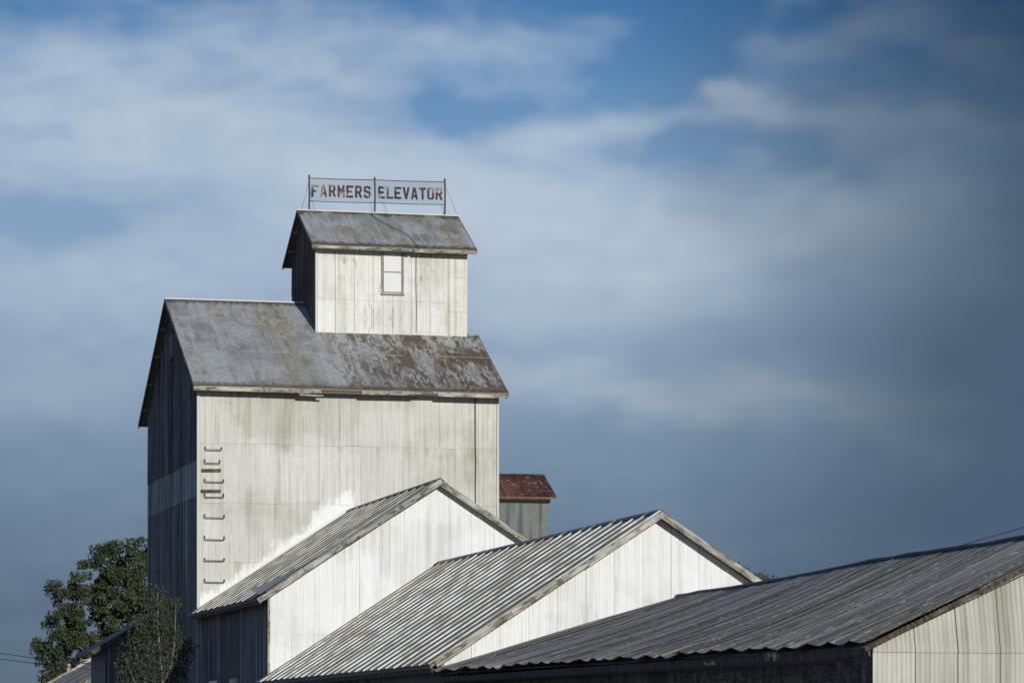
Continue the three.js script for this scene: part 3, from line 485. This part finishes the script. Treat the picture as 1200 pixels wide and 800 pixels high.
  if (opts.fine) part(t, 'verge_flashing', (() => { const g = new THREE.PlaneGeometry(1, 1, 1, 10), a = g.attributes.position; for (let i = 0; i < a.count; i++) { const f = a.getX(i) + 0.5, q = a.getY(i) + 0.5, p = v3(mix(XE0 + 0.75, XM, q), 0, 0); p.y = at(p.x); p.z = zf - 0.3 + f * 0.33; p.addScaledVector(up, 0.045 - f * 0.065); a.setXYZ(i, p.x, p.y, p.z); } g.computeVertexNormals(); return g; })(), M.wood[0], 'tan metal flashing bent over the gable edge of the old roof');
  part(t, 'eave_board', board(v3(XE0 + 0.06, at(XE0) - 0.11, zb), v3(XE0 + 0.06, at(XE0) - 0.11, zf - 0.05), 0.03, 0.1), M.darkWood[0]);
  for (let z = zb + 0.6; z < zf - 0.3; z += 1.25) part(t, 'rafter_tail', board(v3(XE0 + 0.08, at(XE0 + 0.08) - 0.15, z), v3(15.46, at(15.46) - 0.15, z), 0.05, 0.11), M.darkWood[1]);
  return { t, at, up, slope, L, RF };
}
const s1 = shed('corrugated_shed', 'white gabled shed with old brown-grey ribbed roof built against the tower front', -88.85, ZF + 0.02, 8.72, { rows: [0.05, 2.4, 4.6, 9], amp: 0.005, wall: M.gable, T: { w: 13, h: 6.2 }, roof: M.panOld, rib: 0.022, step: 1.0, ribs: M.ribOld, cap: M.wood[1], rake: 4, rakeH: 0.15, u: 0.1, fine: 1.5, rakeGap: 0.0 });
const s2 = shed('corrugated_shed', 'white gabled shed with pale ribbed roof in the middle, between the other two sheds', -68.0, -89.13, 6.5, { rows: [0.05, 1.8, 9], amp: 0.0065, wall: M.gable, T: { w: 21, h: 6.2 }, roof: M.pan, rib: 0.03, step: 0.83, ribs: M.rib, cap: M.capDark, rake: 3, rakeH: 0.14, u: 0.55, rakeGap: 0.12 });
// the sheet torn loose at the first shed's front eave corner
{
  const { t, at, up, slope, L } = s1, pos = [], idx = [], uv = [], n = 12, m = 5;
  for (let i = 0; i <= n; i++) for (let j = 0; j <= m; j++) { const q = i / n, a = j / m, x = XE0 + 0.08 + q * 1.9 * Math.cos(0.58), lift = 0.2 * (1 - q) ** 1.6 * a ** 1.3 + 0.02, z = -88.9 - (1 - q) * 0.05 - a * 0.85 * (1 - q * 0.9) + 0.04 * Math.sin(q * 9 + a * 3) * (1 - q);
    const p = v3(x, at(x), z).addScaledVector(up, lift + 0.03); pos.push(p.x, p.y, p.z); uv.push(q * 0.2, a * 0.1); }
  for (let i = 0; i < n; i++) for (let j = 0; j < m; j++) { const k = i * (m + 1) + j; idx.push(k, k + m + 1, k + m + 2, k, k + m + 2, k + 1); }
  const g = new THREE.BufferGeometry(); g.setAttribute('position', new THREE.Float32BufferAttribute(pos, 3)); g.setAttribute('uv', new THREE.Float32BufferAttribute(uv, 2)); g.setIndex(idx); g.computeVertexNormals();
  part(t, 'loose_sheet', g, plain(0.3, 0.3, 0.28, 0.85), 'bent grey metal sheet lifted off the front eave corner');
  for (const [z0, z1] of [[-99.1, -97.5], [-95.35, -94.0]]) { const w = part(t, 'window', box(15.38, 15.425, 2.5, 3.5, z0, z1), M.glass, 'small dark window low in the shed side wall'); part(w, 'frame', box(15.36, 15.42, 2.45, 3.55, z1, z1 + 0.08), M.wood[0]); part(w, 'frame', box(15.36, 15.42, 3.5, 3.56, z0, z1 - 0.002), M.darkWood[2]); }
}

// ---------------------------------------------------------------- the low sagging shed in the right foreground
{
  const zf = -42.3, zb = -68.27, t = thing('low_shed', 'low shed with a dark sagging corrugated roof and leaning cream gable in the right foreground', 'shed', [19, 0, -55]);
  const EB = v3(15.26, 3.2, zb), RB = v3(20.45, 4.78, zb), EF = v3(15.3, 3.03, zf), RF = v3(18.55, 4.6, zf);
  const A = v3(), B = v3();
  const surf = (s, q) => { // s along from the back (0) to the front (1), q up the slope
    A.lerpVectors(EB, EF, s); B.lerpVectors(RB, RF, s); const p = v3().lerpVectors(A, B, q), z = p.z;
    p.y += -0.10 * Math.sin(Math.PI * q) * Math.sin(Math.PI * s) + 0.05 * (fbm(z * 0.35, q * 2.2, 3, 301) - 0.5) - 0.07 * Math.sin(Math.PI * s) * q * 0.6 + 0.10 * (noise(z * 0.28, 3, 305) - 0.5) * q;
    return p;
  };
  const len = EF.z - EB.z, np = 30, roof = part(t, 'roof_slope', (() => { const g = new THREE.PlaneGeometry(1, 1, 24, 6), a = g.attributes.position; for (let i = 0; i < a.count; i++) { const p = surf(a.getX(i) + 0.5, a.getY(i) + 0.5); a.setXYZ(i, p.x + 0.05, p.y - 0.09, p.z - 0.02); } g.computeVertexNormals(); return g; })(), M.deck);
  const H = 5.3;
  for (let i = 0; i < np; i++) {
    const cols = 44, rows = 8, pos = [], uv = [], idx = [], a = i / np, b = (i + 1) / np, tilt = rr(-0.012, 0.012), e = rr(-0.05, 0.03), droop = rr(0.02, 0.065);
    for (let c = 0; c <= cols; c++) for (let r = 0; r <= rows; r++) {
      const f = c / cols, s = a + (b - a) * f, q = e * 0.4 + (1.005 - e * 0.4) * (r / rows) ** 1.15, p = surf(Math.min(1, s), q), d = Math.max(0, 1 - q * 9);
      p.y += 0.011 * Math.sin(f * 2 * Math.PI * 10) + tilt * (f - 0.5) + (f > 0.93 ? 0.012 : 0) - d * droop * Math.sin(Math.PI * f ** 1.3) + d * 0.02;
      pos.push(p.x, p.y, p.z); uv.push((s * 26) / 27, q * H / 6);
    }
    for (let c = 0; c < cols; c++) for (let r = 0; r < rows; r++) { const k = c * (rows + 1) + r; idx.push(k, k + rows + 1, k + rows + 2, k, k + rows + 2, k + 1); }
    const g = new THREE.BufferGeometry(); g.setAttribute('position', new THREE.Float32BufferAttribute(pos, 3)); g.setAttribute('uv', new THREE.Float32BufferAttribute(uv, 2)); g.setIndex(idx); g.computeVertexNormals();
    part(roof, 'roof_panel', g, pick(M.low));
  }
  // right slope, ridge roll
  { const g = new THREE.PlaneGeometry(1, 1, 16, 2), a = g.attributes.position; for (let i = 0; i < a.count; i++) { const s = a.getX(i) + 0.5, q = a.getY(i) + 0.5, p = surf(s, 1), e = v3(24.6, 3.1, p.z); p.lerp(e, q); p.y -= 0.02; a.setXYZ(i, p.x, p.y, p.z); } g.computeVertexNormals(); part(t, 'rear_roof_slope', g, M.deck); }
  { const p = []; for (let k = 0; k <= 26; k++) { const q = surf(k / 26, 1); q.y += 0.02 + rr(-0.012, 0.012); p.push(q); } part(t, 'ridge_cap', rod(p, 0.038, 90, 7), M.iron); }
  // cream front gable, sheets leaning to the right
  const wz = zf - 0.14, edge = (x) => x < 18.55 ? mix(3.03, 4.6, (x - 15.3) / 3.25) : mix(4.6, 3.1, (x - 18.55) / 6.05);
  part(t, 'wall_core', prism([[15.44, 0], [15.44, 2.98], [18.55, 4.48], [24.5, 3.05], [24.5, 0]], wz - 0.05, wz - 0.14, 'z'), M.core);
  part(t, 'wall_core', prism([[15.5, 0], [15.5, 2.75], [19.2, 3.75], [24.5, 2.75], [24.5, 0]], zb + 0.05, wz - 0.2, 'z'), M.core);
  const FU = frameOf(v3(15.39, 0, wz), v3(1, 0, 0), v3(0, 1, 0), { w: 6, h: 6 }), gw = part(t, 'gable_wall', box(15.45, 24.4, 0.02, 2.85, wz - 0.045, wz - 0.03), M.core);
  for (let i = 0; i < 15; i++) for (const [lo, hi] of [[0.05, 2.93], [2.89, 9]]) {
    const w = 0.6, s0 = i * w + 0.004, s1 = (i + 1) * w - 0.004, lean = lo > 1 ? -0.08 : -0.02, lid = (s) => edge(15.39 + s) - 0.07;
    if (lo > 1 && Math.max(lid(s0), lid(s1)) < lo) continue;
    const U2 = v3(1, 0, 0), g = sheet({ ...FU }, s0, s1, (s) => Math.min(lo, lid(s)), (s) => Math.min(hi, lid(s)), { lift0: lo > 1 ? rr(0.014, 0.024) : 0.006, lift1: rr(0, 0.004), amp: 0.011, pitch: 0.067, extra: [18.55 - 15.39] });
    if (lo > 1) { const a = g.attributes.position; for (let k = 0; k < a.count; k++) { const y = a.getY(k), x = a.getX(k) + lean * (y - 2.9); a.setX(k, Math.max(x, 15.4)); const top = edge(a.getX(k)) - 0.06; if (y > top) a.setY(k, top); } }
    part(gw, 'wall_panel', g, pick(M.oldWall));
  }
  for (let i = 0; i < 4; i++) { const x0 = mix(15.26, 18.55, i / 4), x1 = mix(15.26, 18.55, (i + 1) / 4) - 0.01; part(t, 'rake_board', board(v3(x0, edge(x0) - 0.09 + rr(-0.006, 0.006), zf - 0.07), v3(x1, edge(x1) - 0.09 + rr(-0.006, 0.006), zf - 0.07), 0.05, 0.06, v3(-0.43, 1, 0)), M.darkWood[1]); }
  part(t, 'rake_board', board(v3(18.56, 4.51, zf - 0.03), v3(24.6, 3.01, zf - 0.03), 0.05, 0.09), M.darkWood[0]);
  // boarded left wall
  const bw = part(t, 'side_wall', box(15.43, 15.47, 0, 2.95, zb + 0.1, wz - 0.16), M.darkWood[1]);
  for (let z = wz - 0.02, i = 0; z > -52 && i < 46; i++) { const w = rr(0.17, 0.24); part(bw, 'plank', board(v3(15.4 + rr(-0.006, 0.006), 0.02, z - w / 2), v3(15.4 + rr(-0.006, 0.006), 2.93 + rr(-0.05, 0.0), z - w / 2), w - 0.012, 0.03, v3(-1, 0, 0)), pick(M.darkWood)); z -= w; }
  part(t, 'eave_board', board(v3(15.36, 2.98, zb + 0.1), v3(15.38, 2.9, zf - 0.2), 0.04, 0.12), M.darkWood[0]);
  // half-round gutter with a broken end
  { const g = new THREE.CylinderGeometry(0.07, 0.07, 1, 12, 1, true, Math.PI / 2, Math.PI); g.rotateX(Math.PI / 2); const gg = g; const a = v3(15.2, 2.97, -67), b = v3(15.2, 2.83, -43.2), d = v3().subVectors(b, a), L = d.length(), zx = d.clone().normalize(), xx = v3(1, 0, 0), yy = v3().crossVectors(zx, xx); gg.scale(1, 1, L); gg.rotateZ(Math.PI); gg.applyMatrix4(new THREE.Matrix4().makeBasis(xx, yy, zx).setPosition(v3().addVectors(a, b).multiplyScalar(0.5)));
    part(t, 'gutter', gg, plain(0.05, 0.048, 0.045, 0.9));
    const bl = (z, h, nb, seed) => { const q = rng(seed), ps = [], ix = []; for (let k = 0; k < nb; k++) { const bx = 15.2 + (q() - 0.5) * 0.08, bz = z + (q() - 0.5) * 0.5, hh = h * (0.5 + q() * 0.6), dx = (q() - 0.5) * 0.12, dz = (q() - 0.5) * 0.16, o = ps.length / 3; ps.push(bx - 0.004, 2.84, bz - 0.004, bx + 0.004, 2.84, bz + 0.004, bx + dx * 0.5 + 0.003, 2.84 + hh * 0.7, bz + dz * 0.5, bx + dx * 0.5 - 0.003, 2.84 + hh * 0.7, bz + dz * 0.5, bx + dx, 2.84 + hh, bz + dz); ix.push(o, o + 1, o + 2, o, o + 2, o + 3, o + 3, o + 2, o + 4); } const w = new THREE.BufferGeometry(); w.setAttribute('position', new THREE.Float32BufferAttribute(ps, 3)); w.setAttribute('uv', new THREE.Float32BufferAttribute(new Float32Array(ps.length / 3 * 2), 2)); w.setIndex(ix); w.computeVertexNormals(); return w; };
    for (const [z, h, nb, seed, lb] of [[-46.0, 0.15, 34, 5, 'tuft of grass growing in the gutter of the low shed, nearer the gable'], [-49.0, 0.1, 22, 6, 'smaller tuft of grass in the low shed gutter, farther from the gable']]) { const o = thing('grass_tuft', lb, 'grass', [15.2, 2.85, z]); part(o, 'blades', bl(z, h, nb, seed), plain(0.10, 0.095, 0.045, 1)); }
  }
}

// ---------------------------------------------------------------- grey bin house with a rusty roof behind the tower
{
  const t = thing('bin_house', 'narrow grey iron bin house with rusty red roof behind the tower right side', 'bin house', [26.6, 0, -111.4]);
  const x0 = 24.75, x1 = 28.48, zf = -110, zb = -112.8, zr = -111.4, ye = 9.86, yr = 10.68, k = (yr - ye) / (zf + 0.24 - zr);
  part(t, 'wall_core', prism([[zf - 0.02, 0], [zf - 0.02, ye + 0.1], [zr, yr - 0.08], [zb, ye + 0.1], [zb, 0]], x0, x1, 'x'), M.core);
  const F = frameOf(v3(x0, 0, zf), v3(1, 0, 0), v3(0, 1, 0), { w: 4, h: 10 }), fw = part(t, 'front_wall', box(x0, x1, 0, ye - 0.05, zf - 0.018, zf - 0.008), M.core);
  for (let i = 0; i < 6; i++) for (const [a, b] of [[5, 7.6], [7.56, 9.8]]) part(fw, 'wall_panel', sheet(F, (x1 - x0) * i / 6 + 0.003, (x1 - x0) * (i + 1) / 6 - 0.003, () => a, () => b, { lift0: rr(0.01, 0.016), lift1: 0.002, amp: 0.007 }), pick(M.bin));
  const xr = 28.7, ze = zf + 0.24, slope = v3(0, yr - ye, zr - ze), RF = frameOf(v3(x0, ye, ze), v3(1, 0, 0), slope, { w: 4.2, h: 2 }), L = slope.length();
  const rs = part(t, 'roof_slope', prism([[ze, ye - 0.01], [zr, yr - 0.01], [zb - 0.24, ye - 0.01], [zb - 0.24, ye - 0.05], [zr, yr - 0.05], [ze, ye - 0.05]], x0, xr - 0.01, 'x'), M.binRoof[1]);
  const cuts = [0, 0.74, 1.48, 2.2, 2.92, 3.62]; for (let i = 0; i < 5; i++) part(rs, 'roof_panel', pan(RF, cuts[i] + 0.003, cuts[i + 1], 0, L, { rows: 1, bow: 0.004 }), pick(M.binRoof)), part(rs, 'batten', pan(RF, cuts[i], cuts[i + 1] + 0.015, 0, L, { h: 0.03, w: 0.035, rows: 1, bow: 0, batten: true }), M.darkWood[1]);
  part(rs, 'roof_panel', sheet(RF, 3.625, xr - x0, () => 0, () => L, { pitch: 0.33, amp: 0.002, lift0: 0.012, lift1: 0.012 }), M.binRoof[1]);
  part(t, 'ridge_cap', rod([v3(x0, yr + 0.03, zr), v3(27, yr + 0.03, zr), v3(xr, yr + 0.03, zr)], 0.035, 6, 6), M.binRoof[1]);
  part(t, 'eave_board', prism([[ze - 0.01, ye - 0.055], [ze - 0.01, ye - 0.1], [zf + 0.025, ye - 0.2], [zf + 0.025, ye - 0.055]], x0, 28.5, 'x'), M.darkWood[1]);
}

// ---------------------------------------------------------------- dark lean-to left of the tower and the shed beyond
{
  const t = thing('lean_to', 'dark lean-to with an overhanging sloping roof at the rear left of the tower', 'lean-to', [15.5, 0, -115]);
  const at = (x) => 5.44 + (x - 14.84) * 0.577, z0 = -112.8, z1 = -117;
  part(t, 'wall', prism([[14.08, 0], [14.08, at(14.08) - 0.16], [17.4, at(17.4) - 0.16], [17.4, 0]], z0 - 0.25, z1, 'z'), M.side[1]);
  const F = frameOf(v3(14.07, 0, z0 - 0.25), v3(1, 0, 0), v3(0, 1, 0), { w: 12, h: 15, u: 0.3 });
  for (let i = 0; i < 5; i++) part(t, 'wall_panel', sheet(F, 3.3 * i / 5 + 0.003, 3.3 * (i + 1) / 5 - 0.003, () => 0.02, (s) => at(14.07 + s) - 0.14, { amp: 0.01, pitch: 0.1 }), pick(M.side));
  part(t, 'roof', prism([[13.62, at(13.62)], [17.4, at(17.4)], [17.4, at(17.4) - 0.1], [13.62, at(13.62) - 0.1]], z0, z1 - 0.3, 'z'), M.deck);
  part(t, 'rake_board', board(v3(13.61, at(13.61) - 0.06, z0 + 0.02), v3(17.4, at(17.4) - 0.06, z0 + 0.02), 0.03, 0.16), M.darkWood[1]);

  const f = thing('far_shed', 'far shed roof with pale verge and short vent pipe below the tree', 'shed', [19, 0, -164]);
  const y = (x) => 6.17 + (x - 21.38) * 0.551, fz = -157, bz = -172;
  part(f, 'wall', prism([[15.6, 0], [15.6, y(15.6) - 0.12], [21.9, y(21.9) - 0.12], [27.6, y(21.9) - 3], [27.6, 0]], fz - 0.3, bz, 'z'), M.side[0]);
  const slope = v3(1, 0.551, 0).normalize(), RF = frameOf(v3(15.3, y(15.3), bz), v3(0, 0, 1), slope, { w: 13, h: 6.2, u: 0.4 }); RF.N.set(-slope.y, slope.x, 0);
  const rs = part(f, 'roof_slope', prism([[15.3, y(15.3) - 0.01], [21.9, y(21.9) - 0.01], [21.9, y(21.9) - 0.07], [15.3, y(15.3) - 0.07]], bz, fz, 'z'), M.deck);
  for (let i = 0; i < 18; i++) part(rs, 'roof_panel', sheet(RF, 15 * i / 18, 15 * (i + 1) / 18 - 0.005, () => 0, () => 7.53, { amp: 0.012, pitch: 0.14, segs: 4 }), pick(M.low));
  part(f, 'verge_board', board(v3(15.3, y(15.3) + 0.06, bz + 0.03), v3(21.9, y(21.9) + 0.06, bz + 0.03), 0.05, 0.16), M.wood[0], 'pale sunlit verge board along the far roof edge');
  part(f, 'vent_pipe', rod([v3(19.58, y(19.58), bz - 0.05), v3(19.58, 5.44, bz - 0.05), v3(19.58, 5.66, bz - 0.05)], 0.1, 6, 10), M.wood[2]);
  part(f, 'post', board(v3(20.2, y(20.2), bz - 0.05), v3(20.2, 5.98, bz - 0.05), 0.1, 0.1, v3(0, 0, 1)), M.darkWood[2]);
  part(f, 'bent_pipe', rod([v3(20.24, 5.84, bz - 0.05), v3(20.5, 5.87, bz - 0.05), v3(20.71, 5.98, bz - 0.05), v3(20.81, 5.94, bz - 0.05), v3(20.76, y(20.76), bz - 0.05)], 0.035, 20, 6), M.wood[0]);
}

// ---------------------------------------------------------------- trees
function tree(name, label, base, limbs, lobes, per, size, depth, seed, col, bark) {
  const q = rng(seed), t = thing(name, label, 'tree', base), g = (a, b) => a + (b - a) * q();
  part(t, 'trunk', mergeGeometries(limbs.map(([ps, r0, r1]) => limb(ps.map((p) => v3(...p)), r0, r1))), bark);
  const pos = [], nor = [], cl = [], idx = [], c = v3(), n = v3(), a = v3(), b = v3();
  for (const [x, y, r] of lobes) {
    const clumps = Math.round(10 + 26 * r), N = Math.round(per * r * r + 40);
    const cs = []; for (let k = 0; k < clumps; k++) { const u = v3(g(-1, 1), g(-1, 1), g(-1, 1)); if (u.lengthSq() > 1) u.normalize(); cs.push([v3(x, y, base[2]).add(u.multiply(v3(r, r * 0.95, r * depth))), g(0.10, 0.30) * Math.min(1, 0.5 + r), g(0.75, 1.25)]); }
    for (let k = 0; k < N; k++) {
      const [o, cr, tone] = cs[Math.floor(q() * cs.length)]; c.set(g(-1, 1), g(-0.8, 0.8), g(-1, 1)); if (c.lengthSq() > 1) c.normalize(); c.multiplyScalar(cr * 1.5).add(o);
      n.set(g(-1, 1), g(-0.2, 1), g(-1, 1)).normalize(); a.set(g(-1, 1), g(-0.9, 0.3), g(-1, 1)).cross(n).normalize(); b.crossVectors(n, a);
      const s = size * g(0.6, 1.25), w = s * 0.46, k0 = pos.length / 3;
      const pt = (u, v, h) => { pos.push(c.x + a.x * u + b.x * v + n.x * h, c.y + a.y * u + b.y * v + n.y * h, c.z + a.z * u + b.z * v + n.z * h); nor.push(n.x, n.y, n.z); const m = tone * (0.8 + 0.4 * LAT[(k * 13 + k0) & 65535]); cl.push(col[0] * m * (0.9 + 0.2 * LAT[(k * 7) & 65535]), col[1] * m, col[2] * m); };
      pt(-s / 2, 0, 0); pt(0, -w / 2, s * 0.06); pt(s / 2, 0, -s * 0.08); pt(0, w / 2, s * 0.06); idx.push(k0, k0 + 1, k0 + 2, k0, k0 + 2, k0 + 3);
    }
  }
  const geo = new THREE.BufferGeometry(); geo.setAttribute('position', new THREE.Float32BufferAttribute(pos, 3)); geo.setAttribute('normal', new THREE.Float32BufferAttribute(nor, 3)); geo.setAttribute('uv', new THREE.Float32BufferAttribute(new Float32Array(pos.length / 3 * 2), 2)); geo.setAttribute('color', new THREE.Float32BufferAttribute(cl, 3)); geo.setIndex(idx);
  part(t, 'crown', geo, new THREE.MeshStandardMaterial({ vertexColors: true, roughness: 0.75, side: THREE.DoubleSide }));
  return t;
}
tree('broadleaf_tree', 'large dark green broadleaf tree behind the tower left side', [23.69, 0.00, -186.0],
  [[[[23.69, 0.00, -186.0], [23.57, 2.72, -186.0], [23.32, 5.65, -186.0], [23.69, 8.45, -186.0], [23.95, 11.25, -186.0]], 0.3, 0.05], [[[23.44, 4.12, -186.0], [22.42, 5.91, -185.8], [21.15, 7.44, -185.4], [20.38, 8.32, -185.3]], 0.14, 0.02], [[[23.44, 5.26, -186.0], [24.71, 7.56, -186.0], [25.35, 9.73, -186.2], [25.22, 11.51, -186.0]], 0.13, 0.02], [[[23.44, 3.62, -186.0], [21.66, 5.14, -185.4], [20.13, 6.28, -185.2]], 0.12, 0.02], [[[23.44, 6.16, -186.0], [22.67, 8.45, -186.3], [22.16, 10.24, -186.6]], 0.1, 0.02]],
  [[23.99, 11.49, 1.26], [25.04, 11.85, 1.02], [22.50, 10.31, 1.30], [21.11, 9.48, 0.75], [23.89, 9.63, 1.49], [20.83, 7.99, 1.02], [22.50, 7.86, 1.41], [24.45, 7.67, 1.30], [20.18, 6.59, 0.75], [21.90, 6.45, 1.30], [19.53, 6.93, 0.37], [20.83, 5.33, 1.02], [23.15, 5.81, 1.21], [25.65, 10.08, 1.30], [25.84, 7.99, 1.30], [20.37, 9.99, 0.42], [23.06, 11.94, 0.61], [24.97, 5.65, 1.27]],
  1700, 0.21, 1.5, 901, [0.046, 0.062, 0.02], plain(0.06, 0.05, 0.04, 1));
tree('young_tree', 'small thin-leaved tree with pale stems in front of the tower dark side wall', [13.8, 0, -99],
  [[[[13.8, 0, -99], [13.85, 1.8, -99], [14.0, 3.4, -99], [13.9, 4.6, -99], [13.85, 6.1, -99]], 0.07, 0.012], [[[13.98, 3.2, -99], [14.3, 4.3, -98.9], [14.38, 5.75, -98.9]], 0.035, 0.008], [[[13.9, 2.6, -99], [13.4, 3.8, -99.1], [13.1, 4.8, -99.1]], 0.035, 0.008], [[[14.0, 3.4, -99], [14.4, 4.0, -99], [14.7, 4.6, -99]], 0.025, 0.006], [[[13.85, 2.2, -99], [13.3, 3.2, -98.9], [12.9, 4.1, -98.9]], 0.03, 0.006]],
  [[14.01, 5.8, 0.2], [13.86, 5.45, 0.3], [14.36, 5.65, 0.15], [13.55, 4.95, 0.35], [14.21, 4.9, 0.38], [14.61, 4.45, 0.28], [13.2, 4.65, 0.25], [13.75, 4.33, 0.42], [14.38, 4.08, 0.38], [13.0, 4.0, 0.3], [13.5, 3.7, 0.4], [14.26, 3.5, 0.4], [14.01, 5.2, 0.25], [13.13, 3.45, 0.3], [13.83, 6.08, 0.12], [13.7, 2.9, 0.5]],
  2900, 0.105, 1.2, 902, [0.05, 0.06, 0.021], plain(0.22, 0.2, 0.16, 1));
tree('distant_tree', 'tip of a dark tree showing behind the right end of the middle shed roof', [45.0, 0, -140],
  [[[[45.0, 0, -140], [45.1, 4, -140], [45.2, 8.4, -140]], 0.2, 0.04]], [[45.6, 8.75, 0.22], [46.1, 8.6, 0.22], [45.0, 9.0, 0.16], [45.6, 7.8, 0.6], [44.6, 9.25, 0.12]], 500, 0.2, 1.2, 903, [0.045, 0.07, 0.03], plain(0.06, 0.05, 0.04, 1));

// ---------------------------------------------------------------- overhead lines
for (const [y0, y1, lb] of [[5.5, 5.28, 'upper of two thin power lines left of the tree'], [5.26, 5.06, 'lower of two thin power lines left of the tree']]) {
  const t = thing('power_line', lb, 'power line', [8, y0, -146], 'power lines at the left'); part(t, 'wire', rod([v3(0, y0 + 1.2, -150), v3(8, y0 + 0.35, -148), v3(13.7, y0, -146), v3(15.2, y1, -145.6), v3(18.5, y1 - 0.35, -145)], 0.014, 30, 5), M.black);
}
{ const t = thing('service_wire', 'thin black service wire rising right from the low shed ridge', 'wire', [19.64, 4.75, -50]); part(t, 'wire', rod([v3(19.0, 4.58, -50.3), v3(19.64, 4.79, -50), v3(20.64, 5.07, -50), v3(23, 5.85, -50.2), v3(28, 7.8, -50.6)], 0.009, 30, 5), M.black); }

renderer.render(scene, camera);
